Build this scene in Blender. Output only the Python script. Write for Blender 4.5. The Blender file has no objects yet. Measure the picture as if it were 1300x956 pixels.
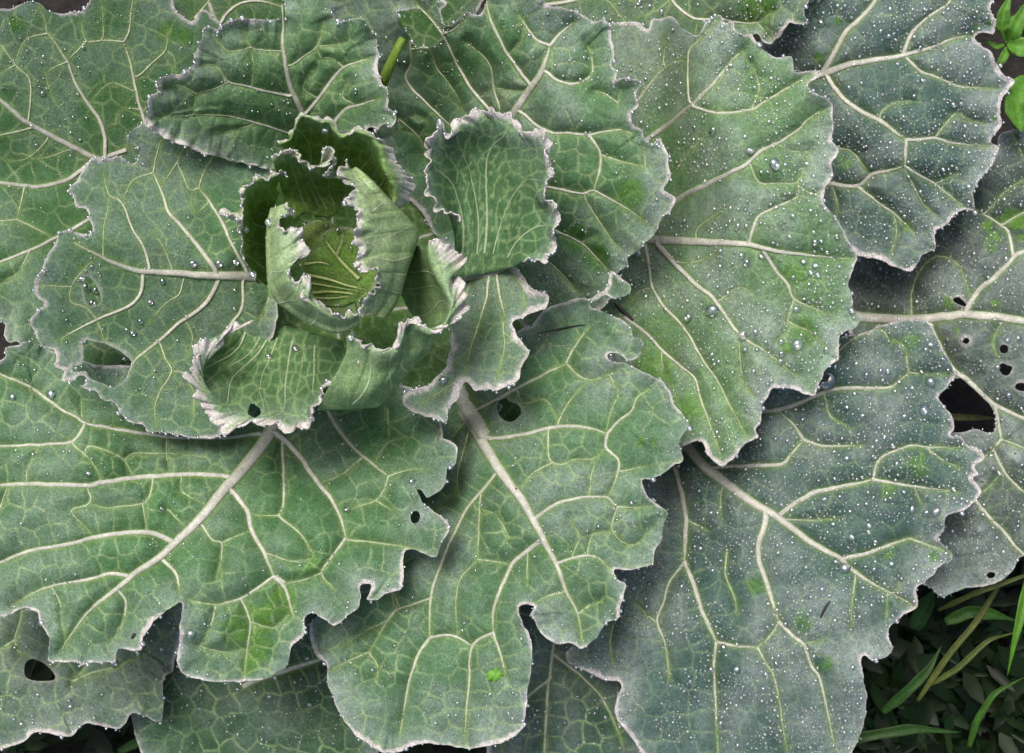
import bpy, math, random
import numpy as np

# ------------------------------------------------------------------ camera, sky, sun, exposure
S = 0.0005            # metres per traced unit (half a millimetre)
CAM = 1800.0          # camera height above the reference level, in units
GROUND = -420.0       # soil level, in units
CX, CY = 650.0, 478.0

sc = bpy.context.scene
col = sc.collection
cd = bpy.data.cameras.new("camera")
cd.sensor_width = 36.0
cd.lens = 36.0 * CAM / 1300.0
cd.clip_start = 0.01
cd.clip_end = 50.0
cd.dof.use_dof = True
cd.dof.focus_distance = (CAM - 20) * S
cd.dof.aperture_fstop = 11.0
cam = bpy.data.objects.new("camera", cd)
cam.location = (0, 0, (CAM - GROUND) * S)
col.objects.link(cam)
sc.camera = cam

SUN_EL, SUN_AZ = math.radians(62), math.radians(-25)   # light from the upper left, behind thin cloud
w = bpy.data.worlds.new("World")
sc.world = w
w.use_nodes = True
nt = w.node_tree
bg = nt.nodes["Background"]
sky = nt.nodes.new("ShaderNodeTexSky")
sky.sky_type = 'NISHITA'
sky.sun_disc = False
sky.sun_elevation = SUN_EL
sky.sun_rotation = SUN_AZ
sky.air_density = 1.0
sky.dust_density = 6.0
sky.ozone_density = 1.0
nt.links.new(sky.outputs[0], bg.inputs[0])
bg.inputs[1].default_value = 0.09
sd = bpy.data.lights.new("sun", 'SUN')
sd.energy = 1.5
sd.angle = math.radians(21)
sd.color = (1.0, 0.98, 0.95)
sun = bpy.data.objects.new("sun", sd)
sun.rotation_euler = (math.pi / 2 - SUN_EL, 0, math.pi - SUN_AZ)
sun.location = (0, 0, 2)
col.objects.link(sun)
vs = sc.view_settings
vs.view_transform = 'Standard'
vs.look = 'None'
vs.exposure = 0.98
vs.gamma = 1.0
vs.use_curve_mapping = False
sc.cycles.sample_clamp_indirect = 6.0
sc.cycles.blur_glossy = 0.5
sc.cycles.max_bounces = 6
sc.cycles.transmission_bounces = 5
sc.cycles.diffuse_bounces = 3
sc.cycles.glossy_bounces = 3

rng = np.random.default_rng(7)
random.seed(7)

# ------------------------------------------------------------------ helpers
TILES = dict(A=(0, 0, 2.6), B=(400, 0, 2.6), C=(800, 0, 2.6), D=(0, 250, 2.6), E=(400, 250, 2.6), F=(800, 250, 2.6),
             G=(0, 520, 2.6), H=(400, 520, 2.6), I=(800, 520, 2.6), J=(220, 300, 2.6), K=(280, 130, 956 / 300.0), P=(0, 0, 1.0))


def pts(s):
    out, t = [], TILES['P']
    for tok in s.split():
        if tok in TILES:
            t = TILES[tok]
        else:
            u, v = tok.split(',')
            out.append((t[0] + float(u) / t[2], t[1] + float(v) / t[2]))
    return np.array(out, float)


def to_world(x, y, z):
    f = (CAM - z) / CAM * S
    return np.stack([(x - CX) * f, -(y - CY) * f, (z - GROUND) * S], axis=-1)


def hash2(ix, iy, seed):
    h = (ix.astype(np.int64) * 374761393 + iy.astype(np.int64) * 668265263 + seed * 974711) & 0xffffffff
    h = ((h ^ (h >> 13)) * 1274126177) & 0xffffffff
    h = h ^ (h >> 16)
    return (h & 0xffffff) / float(0xffffff)


def vnoise(x, y, seed=0):
    x = np.asarray(x, float); y = np.asarray(y, float)
    ix = np.floor(x); iy = np.floor(y)
    fx = x - ix; fy = y - iy
    fx = fx * fx * fx * (fx * (fx * 6 - 15) + 10); fy = fy * fy * fy * (fy * (fy * 6 - 15) + 10)
    a = hash2(ix, iy, seed); b = hash2(ix + 1, iy, seed); c = hash2(ix, iy + 1, seed); d = hash2(ix + 1, iy + 1, seed)
    return (a + (b - a) * fx) * (1 - fy) + (c + (d - c) * fx) * fy


def fbm(x, y, scale, seed=0, octv=3):
    v = 0; amp = 0.5; tot = 0
    for o in range(octv):
        v = v + amp * vnoise(x / scale * 2 ** o + 17.3 * o, y / scale * 2 ** o - 9.1 * o, seed + o)
        tot += amp; amp *= 0.5
    return v / tot


def smooth_line(p, step=5.0, closed=False):
    p = np.asarray(p, float)
    n = len(p)
    if n < 3 and not closed:
        m = max(2, int(np.hypot(*(p[1] - p[0])) / step) + 1)
        t = np.linspace(0, 1, m)[:, None]
        return p[0] * (1 - t) + p[1] * t
    out = []
    cnt = n if closed else n - 1
    for i in range(cnt):
        if closed:
            p0, p1, p2, p3 = p[i - 1], p[i], p[(i + 1) % n], p[(i + 2) % n]
        else:
            p1, p2 = p[i], p[i + 1]
            p0 = p[i - 1] if i > 0 else 2 * p1 - p2
            p3 = p[i + 2] if i + 2 < n else 2 * p2 - p1
        m = max(1, int(np.hypot(*(p2 - p1)) / step + 0.5))
        t = (np.arange(m) / m)[:, None]
        q = 0.5 * ((2 * p1) + (-p0 + p2) * t + (2 * p0 - 5 * p1 + 4 * p2 - p3) * t ** 2 + (-p0 + 3 * p1 - 3 * p2 + p3) * t ** 3)
        out.append(0.9 * q + 0.1 * (p1 * (1 - t) + p2 * t))
    if not closed:
        out.append(p[-1:])
    return np.concatenate(out)


def normals2(p, closed):
    if closed:
        t = np.roll(p, -1, 0) - np.roll(p, 1, 0)
    else:
        t = np.gradient(p, axis=0)
    t /= np.maximum(np.hypot(t[:, 0], t[:, 1]), 1e-6)[:, None]
    return np.stack([-t[:, 1], t[:, 0]], 1)


def ragged(p, amp, seed, frill=0.0):
    """close a traced margin and give it the fine uneven teeth of a leaf edge"""
    q = smooth_line(p, 4.0, True)
    n = normals2(q, True)
    L = np.cumsum(np.hypot(*(q - np.roll(q, 1, 0)).T))
    d = (vnoise(L / 11.0, L * 0 + seed, seed) - 0.5) * 2.6 + (vnoise(L / 4.5, L * 0 + 3.3, seed + 5) - 0.5) * 2.2
    d = d * amp + frill * (vnoise(L / 8.0, L * 0 + 7.7, seed + 9) - 0.5) * 2
    return q + n * d[:, None]


def seg_dist(px, py, poly, closed=True, chunk=6000):
    """distance and nearest point of a polyline for many points; inside flag when closed"""
    a = poly
    b = np.roll(poly, -1, 0) if closed else poly[1:]
    if not closed:
        a = poly[:-1]
    ab = b - a
    l2 = np.maximum((ab ** 2).sum(1), 1e-9)
    N = len(px)
    D = np.empty(N); NX = np.empty(N); NY = np.empty(N); IN = np.zeros(N, bool); T = np.empty(N)
    ids = np.arange(len(a))
    for s in range(0, N, chunk):
        x = px[s:s + chunk, None]; y = py[s:s + chunk, None]
        t = np.clip(((x - a[:, 0]) * ab[:, 0] + (y - a[:, 1]) * ab[:, 1]) / l2, 0, 1)
        qx = a[:, 0] + t * ab[:, 0]; qy = a[:, 1] + t * ab[:, 1]
        d2 = (x - qx) ** 2 + (y - qy) ** 2
        k = d2.argmin(1); r = np.arange(len(k))
        D[s:s + chunk] = np.sqrt(d2[r, k]); NX[s:s + chunk] = qx[r, k]; NY[s:s + chunk] = qy[r, k]
        T[s:s + chunk] = (ids[k] + t[r, k]) / len(a)
        if closed:
            c = ((a[:, 1] > y) != (b[:, 1] > y))
            xi = a[:, 0] + (y - a[:, 1]) * ab[:, 0] / np.where(np.abs(ab[:, 1]) < 1e-9, 1e-9, ab[:, 1])
            IN[s:s + chunk] = (c & (x < xi)).sum(1) % 2 == 1
    return D, NX, NY, IN, T


def mq_fit(ctrl, reg=0.5):
    c = np.asarray(ctrl, float)
    def phi(r2): return np.sqrt(r2 + 45.0 ** 2)
    n = len(c)
    A = phi((c[:, None, 0] - c[None, :, 0]) ** 2 + (c[:, None, 1] - c[None, :, 1]) ** 2)
    Pm = np.stack([np.ones(n)], 1)
    M = np.zeros((n + 1, n + 1))
    M[:n, :n] = A - reg * np.eye(n); M[:n, n:] = Pm; M[n:, :n] = Pm.T
    sol = np.linalg.solve(M, np.concatenate([c[:, 2], [0]]))
    def f(x, y):
        z = np.full(np.shape(x), sol[n])
        for i in range(n):
            z = z + sol[i] * phi((x - c[i, 0]) ** 2 + (y - c[i, 1]) ** 2)
        return z
    return f


def make_mesh(name, verts, quads=None, tris=None, colors=None, smooth=True):
    me = bpy.data.meshes.new(name)
    verts = np.asarray(verts, np.float32)
    loops = []; sizes = []
    if quads is not None and len(quads):
        loops.append(np.asarray(quads, np.int32).ravel()); sizes.append(np.full(len(quads), 4, np.int32))
    if tris is not None and len(tris):
        loops.append(np.asarray(tris, np.int32).ravel()); sizes.append(np.full(len(tris), 3, np.int32))
    loops = np.concatenate(loops); sizes = np.concatenate(sizes)
    me.vertices.add(len(verts)); me.vertices.foreach_set("co", verts.ravel())
    me.loops.add(len(loops)); me.loops.foreach_set("vertex_index", loops)
    me.polygons.add(len(sizes))
    me.polygons.foreach_set("loop_start", np.concatenate([[0], np.cumsum(sizes)[:-1]]).astype(np.int32))
    me.update(calc_edges=True)
    me.validate()
    if smooth:
        me.polygons.foreach_set("use_smooth", np.ones(len(me.polygons), bool))
    if colors is not None:
        at = me.color_attributes.new("tint", 'FLOAT_COLOR', 'POINT')
        c4 = np.ones((len(verts), 4), np.float32); c4[:, :3] = colors
        at.data.foreach_set("color", c4.ravel())
    return me


def add_obj(name, me, mat, parent=None, **props):
    o = bpy.data.objects.new(name, me)
    if mat is not None and me is not None and not me.materials:
        me.materials.append(mat)
    col.objects.link(o)
    if parent is not None:
        o.parent = parent
    for k, v in props.items():
        o[k] = v
    return o


# ------------------------------------------------------------------ materials
def new_mat(name):
    m = bpy.data.materials.new(name); m.use_nodes = True
    n = m.node_tree.nodes; l = m.node_tree.links
    return m, n, l, n["Principled BSDF"], n["Material Output"]


def leaf_material(name, rough=0.55, transl=0.16, bump=0.3, spec=0.16, grain=1.0):
    m, n, l, p, out = new_mat(name)
    at = n.new("ShaderNodeAttribute"); at.attribute_name = "tint"
    tc = n.new("ShaderNodeTexCoord")
    # fine third-order veinlets
    vo = n.new("ShaderNodeTexVoronoi"); vo.feature = 'DISTANCE_TO_EDGE'; vo.inputs["Scale"].default_value = 210.0
    l.new(tc.outputs["Object"], vo.inputs["Vector"])
    rv = n.new("ShaderNodeMapRange"); rv.inputs[1].default_value = 0.0; rv.inputs[2].default_value = 0.14
    rv.inputs[3].default_value = 1.22; rv.inputs[4].default_value = 1.0
    l.new(vo.outputs["Distance"], rv.inputs[0])
    # waxy grain
    no = n.new("ShaderNodeTexNoise"); no.inputs["Scale"].default_value = 900.0; no.inputs["Detail"].default_value = 3.0
    l.new(tc.outputs["Object"], no.inputs["Vector"])
    rn = n.new("ShaderNodeMapRange"); rn.inputs[1].default_value = 0.3; rn.inputs[2].default_value = 0.7
    rn.inputs[3].default_value = 1 - 0.30 * grain; rn.inputs[4].default_value = 1 + 0.30 * grain
    l.new(no.outputs["Fac"], rn.inputs[0])
    # broader mottling
    nb = n.new("ShaderNodeTexNoise"); nb.inputs["Scale"].default_value = 95.0; nb.inputs["Detail"].default_value = 4.0
    l.new(tc.outputs["Object"], nb.inputs["Vector"])
    rb = n.new("ShaderNodeMapRange"); rb.inputs[1].default_value = 0.3; rb.inputs[2].default_value = 0.7
    rb.inputs[3].default_value = 0.86; rb.inputs[4].default_value = 1.14
    l.new(nb.outputs["Fac"], rb.inputs[0])
    m1 = n.new("ShaderNodeMath"); m1.operation = 'MULTIPLY'; l.new(rv.outputs[0], m1.inputs[0]); l.new(rn.outputs[0], m1.inputs[1])
    m2 = n.new("ShaderNodeMath"); m2.operation = 'MULTIPLY'; l.new(m1.outputs[0], m2.inputs[0]); l.new(rb.outputs[0], m2.inputs[1])
    vm = n.new("ShaderNodeVectorMath"); vm.operation = 'SCALE'
    l.new(at.outputs["Color"], vm.inputs[0]); l.new(m2.outputs[0], vm.inputs["Scale"])
    # specks of wax and mist too fine to model one by one
    ns = n.new("ShaderNodeTexNoise"); ns.inputs["Scale"].default_value = 1500.0; ns.inputs["Detail"].default_value = 1.0
    l.new(tc.outputs["Object"], ns.inputs["Vector"])
    rs = n.new("ShaderNodeMapRange"); rs.inputs[1].default_value = 0.60; rs.inputs[2].default_value = 0.72
    rs.inputs[3].default_value = 0.0; rs.inputs[4].default_value = 0.34 * grain
    l.new(ns.outputs["Fac"], rs.inputs[0])
    rs2 = n.new("ShaderNodeMapRange"); rs2.inputs[1].default_value = 0.42; rs2.inputs[2].default_value = 0.62
    l.new(nb.outputs["Fac"], rs2.inputs[0])
    ms = n.new("ShaderNodeMath"); ms.operation = 'MULTIPLY'; l.new(rs.outputs[0], ms.inputs[0]); l.new(rs2.outputs[0], ms.inputs[1])
    mc = n.new("ShaderNodeMix"); mc.data_type = 'RGBA'; mc.inputs[7].default_value = (0.42, 0.43, 0.45, 1)
    l.new(ms.outputs[0], mc.inputs[0]); l.new(vm.outputs[0], mc.inputs[6])
    l.new(mc.outputs[2], p.inputs["Base Color"])
    p.inputs["Roughness"].default_value = rough
    p.inputs["Specular IOR Level"].default_value = spec
    bp = n.new("ShaderNodeBump"); bp.inputs["Strength"].default_value = bump; bp.inputs["Distance"].default_value = 0.0006
    ad = n.new("ShaderNodeMath"); ad.operation = 'ADD'
    l.new(no.outputs["Fac"], ad.inputs[0]); l.new(nb.outputs["Fac"], ad.inputs[1])
    l.new(ad.outputs[0], bp.inputs["Height"]); l.new(bp.outputs[0], p.inputs["Normal"])
    if transl > 0:
        tr = n.new("ShaderNodeBsdfTranslucent")
        hs = n.new("ShaderNodeHueSaturation"); hs.inputs["Saturation"].default_value = 1.25; hs.inputs["Value"].default_value = 1.5
        l.new(vm.outputs[0], hs.inputs["Color"]); l.new(hs.outputs[0], tr.inputs["Color"])
        mx = n.new("ShaderNodeMixShader"); mx.inputs[0].default_value = transl
        l.new(p.outputs[0], mx.inputs[1]); l.new(tr.outputs[0], mx.inputs[2]); l.new(mx.outputs[0], out.inputs[0])
    return m


M_LEAF = leaf_material("cabbage_leaf")
M_VEIN = leaf_material("leaf_vein", rough=0.45, transl=0.1, bump=0.15, grain=0.45)
M_WEED = leaf_material("weed_leaf", rough=0.45, transl=0.3, bump=0.15, spec=0.2, grain=0.12)


def simple_mat(name, color, rough=0.6, noise=120.0, var=0.4, bump=0.0, bdist=0.002):
    m, n, l, p, out = new_mat(name)
    tc = n.new("ShaderNodeTexCoord")
    no = n.new("ShaderNodeTexNoise"); no.inputs["Scale"].default_value = noise; no.inputs["Detail"].default_value = 6.0
    l.new(tc.outputs["Object"], no.inputs["Vector"])
    cr = n.new("ShaderNodeValToRGB")
    cr.color_ramp.elements[0].position = 0.3; cr.color_ramp.elements[1].position = 0.7
    cr.color_ramp.elements[0].color = tuple(c * (1 - var) for c in color) + (1,)
    cr.color_ramp.elements[1].color = tuple(min(1, c * (1 + var)) for c in color) + (1,)
    l.new(no.outputs["Fac"], cr.inputs[0]); l.new(cr.outputs[0], p.inputs["Base Color"])
    p.inputs["Roughness"].default_value = rough
    if bump:
        bp = n.new("ShaderNodeBump"); bp.inputs["Strength"].default_value = bump; bp.inputs["Distance"].default_value = bdist
        l.new(no.outputs["Fac"], bp.inputs["Height"]); l.new(bp.outputs[0], p.inputs["Normal"])
    return m


M_SOIL = simple_mat("soil", (0.012, 0.0095, 0.0075), 0.95, 90.0, 0.6, 1.0, 0.006)
M_DARK = simple_mat("dry_husk", (0.012, 0.010, 0.008), 0.6, 800.0, 0.5)


def water_material(name, silver, milk, rough):
    """clear water bead; small beads stand on a trapped film of air and so mirror the sky as well"""
    m, n, l, p, out = new_mat(name)
    p.inputs["Base Color"].default_value = (1, 1, 1, 1)
    p.inputs["Roughness"].default_value = 0.0
    p.inputs["IOR"].default_value = 1.333
    p.inputs["Transmission Weight"].default_value = 1.0
    gl = n.new("ShaderNodeBsdfGlossy"); gl.inputs["Color"].default_value = (0.95, 0.96, 1, 1); gl.inputs["Roughness"].default_value = rough
    mx = n.new("ShaderNodeMixShader"); mx.inputs[0].default_value = silver
    l.new(p.outputs[0], mx.inputs[1]); l.new(gl.outputs[0], mx.inputs[2])
    df = n.new("ShaderNodeBsdfDiffuse"); df.inputs[0].default_value = (0.75, 0.77, 0.8, 1)
    m2 = n.new("ShaderNodeMixShader"); m2.inputs[0].default_value = milk
    l.new(mx.outputs[0], m2.inputs[1]); l.new(df.outputs[0], m2.inputs[2]); l.new(m2.outputs[0], out.inputs[0])
    return m


M_DROP = water_material("water_drop", 0.20, 0.0, 0.06)
M_DEW = water_material("fine_dew", 0.19, 0.02, 0.14)

# ------------------------------------------------------------------ leaf tracing data
# palette (linear albedo)
BLOOM = np.array((0.245, 0.288, 0.272))
MARGIN = np.array((0.54, 0.485, 0.475))
HALO = np.array((0.14, 0.22, 0.07))
NET = np.array((0.23, 0.31, 0.14))
FRESH = np.array((0.066, 0.150, 0.020))
GREEN = (0.046, 0.124, 0.040)
MIDG = (0.054, 0.130, 0.053)
BLUE = (0.036, 0.080, 0.064)
YELG = (0.135, 0.245, 0.040)
PALE = (0.185, 0.30, 0.105)

PALE_UNDER = np.array((0.12, 0.19, 0.10))
LEAVES = []
ZS = 1.6


def leaf(key, outline, veins, ctrl, holes=(), base=GREEN, bloom=0.3, ruffle=5.0, curl=4.0, dew=0.3, edge_dew=1.0,
         cell=24.0, fresh=(), amp=0.6, pucker=3.5, net=0.75, label=None, place="", veincol=(0.44, 0.42, 0.38), margin=1.0, mw=4.0, h=1.8, frill=1.0, rs=20.0, zmap=(0.0, 1.0)):
    LEAVES.append(dict(key=key, outline=pts(outline), veins=veins, ctrl=ctrl, holes=[pts(x) for x in holes], base=np.array(base),
                       bloom=bloom, ruffle=ruffle, curl=curl, dew=dew, edge_dew=edge_dew, cell=cell, fresh=fresh, amp=amp, pucker=pucker,
                       net=net, label=label, place=place, veincol=np.array(veincol), margin=margin, mw=mw, h=h, frill=frill, rs=rs, zmap=zmap))


# Leaves of the head and the cup around it wrap and overhang, so they are lofted through space curves: each row is a
# string of points and the heights along it, from the base of the leaf up to its frilled rim.
LOFTS = []


def loft(key, rows, ribs, base, rim, frill=4.0, place="", rimw=0.16, seed=1, holes=(), bloom=0.34):
    LOFTS.append(dict(key=key, rows=rows, ribs=ribs, base=np.array(base), rim=np.array(rim), frill=frill, place=place, rimw=rimw, seed=seed, holes=[pts(x) for x in holes], bloom=bloom))


PG = (0.24, 0.34, 0.155)
loft('head_right', [
    ("K 600,420 650,450 690,480 700,510 700,540 690,600 660,680 630,740 600,800", [-10] * 9),
    ("K 560,275 600,305 645,350 690,400 745,455 803,523 797,560 772,630 752,690 732,760 705,825 668,868", [112, 116, 114, 106, 90, 70, 76, 86, 90, 90, 90, 90]),
    ("K 530,270 570,315 610,362 650,410 690,460 730,520 725,570 715,640 700,700 685,760 660,810 625,862", [124, 132, 136, 132, 124, 114, 118, 124, 124, 120, 114, 104]),
    ("K 522,262 545,315 575,370 600,425 620,470 630,520 630,570 630,630 650,690 655,735 635,790 600,850", [124, 138, 146, 148, 146, 142, 144, 146, 140, 134, 124, 108]),
    ("K 513,230 488,255 470,295 510,330 548,347 530,385 508,392 530,415 555,432 560,470 545,510 549,570 550,600 540,650 535,672 562,686 596,669 622,663 645,680 640,720 650,750 625,770 598,782 574,802 563,842 572,870", [134, 140, 146, 150, 152, 156, 158, 158, 158, 158, 160, 160, 160, 158, 156, 154, 150, 148, 146, 142, 138, 134, 130, 124, 116, 108])],
    [0.08, 0.2, 0.33, 0.47, 0.6, 0.72, 0.85], PG, (0.56, 0.52, 0.48), 4.8, "the right side of the head", seed=3)
loft('head_front', [
    ("K 262,440 260,520 264,600 275,680 305,740 345,780 400,815 450,825 500,825 540,805", [-10] * 10),
    ("K 205,430 190,490 187,560 189,650 193,720 206,770 236,812 290,852 350,888 420,921 465,931 510,924 560,890", [118, 112, 106, 102, 98, 96, 94, 92, 92, 92, 92, 94, 96]),
    ("K 222,424 208,480 206,545 210,630 215,700 230,752 262,795 310,836 370,868 430,897 475,905 520,898 560,876", [134, 132, 130, 128, 126, 124, 122, 118, 116, 114, 112, 110, 108]),
    ("K 245,416 232,468 238,530 255,600 245,660 270,728 305,770 345,810 395,840 440,866 480,880 520,878 558,862", [142, 144, 146, 148, 148, 146, 144, 140, 136, 132, 128, 122, 116]),
    ("K 270,404 292,425 285,445 245,462 223,490 250,503 276,511 302,500 326,512 322,560 352,586 345,606 300,628 278,642 263,665 285,700 302,722 336,703 362,706 366,744 340,760 328,788 360,793 392,812 430,836 485,845 495,862 530,858 560,847", [144, 146, 146, 146, 146, 148, 150, 150, 152, 152, 152, 152, 152, 152, 152, 152, 150, 150, 148, 146, 144, 142, 140, 138, 134, 130, 128, 124, 118])],
    [0.12, 0.28, 0.42, 0.55, 0.7, 0.86], PG, (0.56, 0.52, 0.48), 4.6, "the front of the head", seed=5)
loft('head_back_inner', [
    ("K 300,482 330,453 362,442 385,466 415,462 440,475 475,442 490,398 558,382", [40, 42, 46, 42, 42, 40, 48, 60, 80]),
    ("K 255,380 300,365 350,365 400,372 450,372 500,365 548,355", [52, 52, 54, 54, 54, 60, 86]),
    ("K 228,290 275,275 330,300 400,315 445,318 490,318 540,335", [98, 96, 92, 90, 90, 94, 108]),
    ("K 215,248 250,232 310,225 340,262 400,284 440,280 480,296 530,325", [128, 130, 132, 126, 122, 122, 122, 126]),
    ("K 206,215 230,203 262,194 318,186 328,226 345,248 375,266 410,268 440,250 447,228 426,203 405,197 428,184 453,200 456,240 440,272 414,298 440,303 470,289", [140, 144, 146, 148, 148, 146, 144, 144, 146, 148, 150, 148, 150, 150, 146, 142, 138, 136, 134])],
    [0.2, 0.38, 0.52, 0.68, 0.84], (0.15, 0.27, 0.045), (0.50, 0.49, 0.40), 4.8, "the back of the head", rimw=0.2, seed=7)
loft('head_left', [
    ("K 188,742 192,650 198,560 208,480 218,420 235,362", [16, 14, 14, 18, 28, 50]),
    ("K 150,715 135,630 135,530 150,440 175,385 225,345", [40, 44, 50, 58, 70, 92]),
    ("K 132,692 108,650 100,590 98,530 100,470 106,410 120,360 160,332 205,318 250,295", [52, 62, 74, 86, 98, 108, 114, 116, 118, 120]),
    ("K 140,708 115,662 92,640 80,590 78,530 80,484 60,470 30,462 2,440 40,448 76,470 80,420 86,362 108,325 150,307 200,298 245,275 274,289", [50, 60, 70, 86, 100, 112, 112, 108, 104, 112, 118, 122, 126, 128, 130, 130, 130, 128])],
    [0.15, 0.35, 0.6, 0.8], (0.15, 0.27, 0.03), (0.52, 0.49, 0.44), 4.4, "the left side of the head", rimw=0.2, seed=11)
loft('head_back_outer', [
    ("K 330,340 380,340 430,345 480,365 530,395 580,425 625,455", [-6] * 7),
    ("K 300,235 345,212 400,212 460,222 520,248 580,288 640,345 685,415", [58, 56, 54, 52, 50, 48, 46, 46]),
    ("K 270,195 310,155 350,125 400,130 450,150 505,185 560,185 610,215 650,275 685,345 695,415", [106, 104, 102, 100, 98, 94, 96, 96, 92, 88, 80]),
    ("K 240,171 262,165 288,150 300,105 330,56 365,66 400,86 440,81 455,110 490,150 540,119 580,130 615,150 645,192 662,270 690,312 706,352 702,400 690,436", [122, 126, 130, 134, 136, 136, 134, 134, 132, 130, 134, 134, 132, 130, 124, 118, 112, 106, 100]),
    ("K 232,160 255,155 280,140 292,98 328,45 368,54 405,75 446,71 465,100 496,137 540,107 586,117 628,140 700,200 735,262 770,330 788,358 752,392 704,450", [118, 122, 128, 132, 136, 136, 134, 134, 132, 128, 132, 132, 128, 118, 108, 98, 92, 90, 90])],
    [0.12, 0.24, 0.36, 0.48, 0.6, 0.72, 0.84, 0.93], (0.13, 0.24, 0.04), (0.52, 0.49, 0.45), 4.8, "the back of the head", rimw=0.24, seed=13)
loft('cup', [
    ("P 402,521 440,520 481,517 505,490 527,463 548,445 540,420 520,395 505,365 512,330 525,305", [66, 62, 60, 62, 66, 62, 30, 4, 0, 14, 40]),
    ("P 418,490 440,498 470,500 498,480 520,458 548,440 555,420 545,395 532,365 528,335 530,312", [88, 86, 86, 86, 88, 86, 68, 44, 36, 52, 70]),
    ("P 438,452 450,464 478,472 505,462 517,440 540,436 560,420 566,398 556,370 544,340 538,315", [98, 98, 98, 98, 100, 98, 96, 88, 82, 86, 90]),
    ("P 441,429 458,440 481,451 505,448 512,430 510,414 518,408 530,416 547,425 560,418 568,405 574,388 564,362 551,338 543,312", [110, 112, 114, 116, 118, 120, 120, 120, 122, 122, 122, 122, 118, 112, 106]),
    ("P 445,424 460,434 482,445 503,442 506,428 505,410 518,402 533,410 549,421 568,416 584,402 594,390 586,362 572,338 596,328 580,318 560,308 545,306", [112, 114, 117, 119, 121, 123, 123, 122, 123, 120, 114, 108, 104, 100, 96, 100, 104, 106])],
    [0.12, 0.26, 0.4, 0.55, 0.68, 0.8, 0.9], (0.165, 0.265, 0.11), (0.56, 0.51, 0.49), 4.8, "the cup of leaves under the head", rimw=0.22, seed=17)

loft('curled_right', [
    ("P 566,354 590,351 612,348 632,344 655,338", [-14, -8, 0, 14, 44]),
    ("P 577,325 585,296 602,280 624,278 648,290 662,312 662,332", [0, -4, -2, 4, 22, 46, 62]),
    ("P 578,300 568,260 578,220 604,200 637,206 668,234 683,272 686,306 672,328", [24, 16, 14, 16, 24, 42, 58, 66, 70]),
    ("P 580,286 550,245 550,207 564,182 592,167 627,163 660,180 684,198 690,225 682,248 696,268 698,300 684,322 662,333", [48, 44, 42, 42, 42, 44, 52, 62, 68, 70, 74, 76, 76, 72]),
    ("B 470,730 475,712 440,718 400,690 385,655 365,630 354,570 370,540 376,490 355,465 380,440 398,432 405,410 413,402 424,412 425,450 440,455 450,410 480,400 495,375 520,370 560,365 575,350 600,360 630,375 650,400 668,420 665,440 690,435 730,428 765,430 772,480 765,520 782,560 775,610 753,640 775,670 805,680 800,720 795,760 802,800 780,840 755,867 720,865 690,862", [60, 58, 58, 58, 58, 58, 56, 56, 56, 58, 58, 60, 60, 60, 60, 58, 56, 56, 56, 56, 56, 56, 56, 56, 58, 60, 62, 64, 68, 74, 78, 82, 84, 86, 86, 86, 88, 90, 90, 90, 88, 86, 84, 82, 78])],
    [0.2, 0.36, 0.5, 0.64, 0.8], (0.064, 0.140, 0.060), (0.56, 0.51, 0.50), 4.8, "the curled leaf beside the head", rimw=0.17, seed=23, bloom=0.42)

loft('cup_lower', [
    ("P 305,402 340,408 380,418 415,428 436,434", [-62, -70, -72, -60, -30]),
    ("P 288,425 305,442 340,455 380,462 412,460 437,446", [-30, -40, -44, -36, -14, 26]),
    ("P 266,432 276,468 305,487 350,498 392,494 422,478 441,452", [22, 8, 2, 4, 14, 38, 72]),
    ("P 254,436 258,485 285,515 328,524 370,526 396,508 420,486 440,470 446,444", [46, 44, 44, 46, 50, 58, 68, 78, 94]),
    ("J 268,284 240,295 210,285 180,310 155,348 130,338 90,345 75,368 85,385 75,420 65,450 33,458 60,490 75,530 100,565 120,600 150,625 170,650 200,632 230,622 250,612 275,624 305,618 330,630 370,640 400,642 440,632 467,610 458,580 470,555 500,530 488,495 512,488 545,515 570,522 585,490 595,455 615,410 625,375 605,345 580,335", [40, 44, 46, 50, 52, 54, 56, 56, 56, 56, 58, 58, 58, 58, 58, 58, 58, 58, 60, 60, 60, 60, 60, 62, 62, 62, 64, 66, 70, 74, 76, 78, 80, 82, 84, 88, 92, 98, 104, 106, 108])],
    [0.1, 0.2, 0.32, 0.43, 0.53, 0.64, 0.76, 0.88], (0.078, 0.158, 0.062), (0.56, 0.51, 0.49), 4.4, "the cup of leaves under the head", rimw=0.17, seed=29,
    holes=["J 248,560 268,552 288,568 292,592 270,602 250,592"], bloom=0.4)

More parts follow.
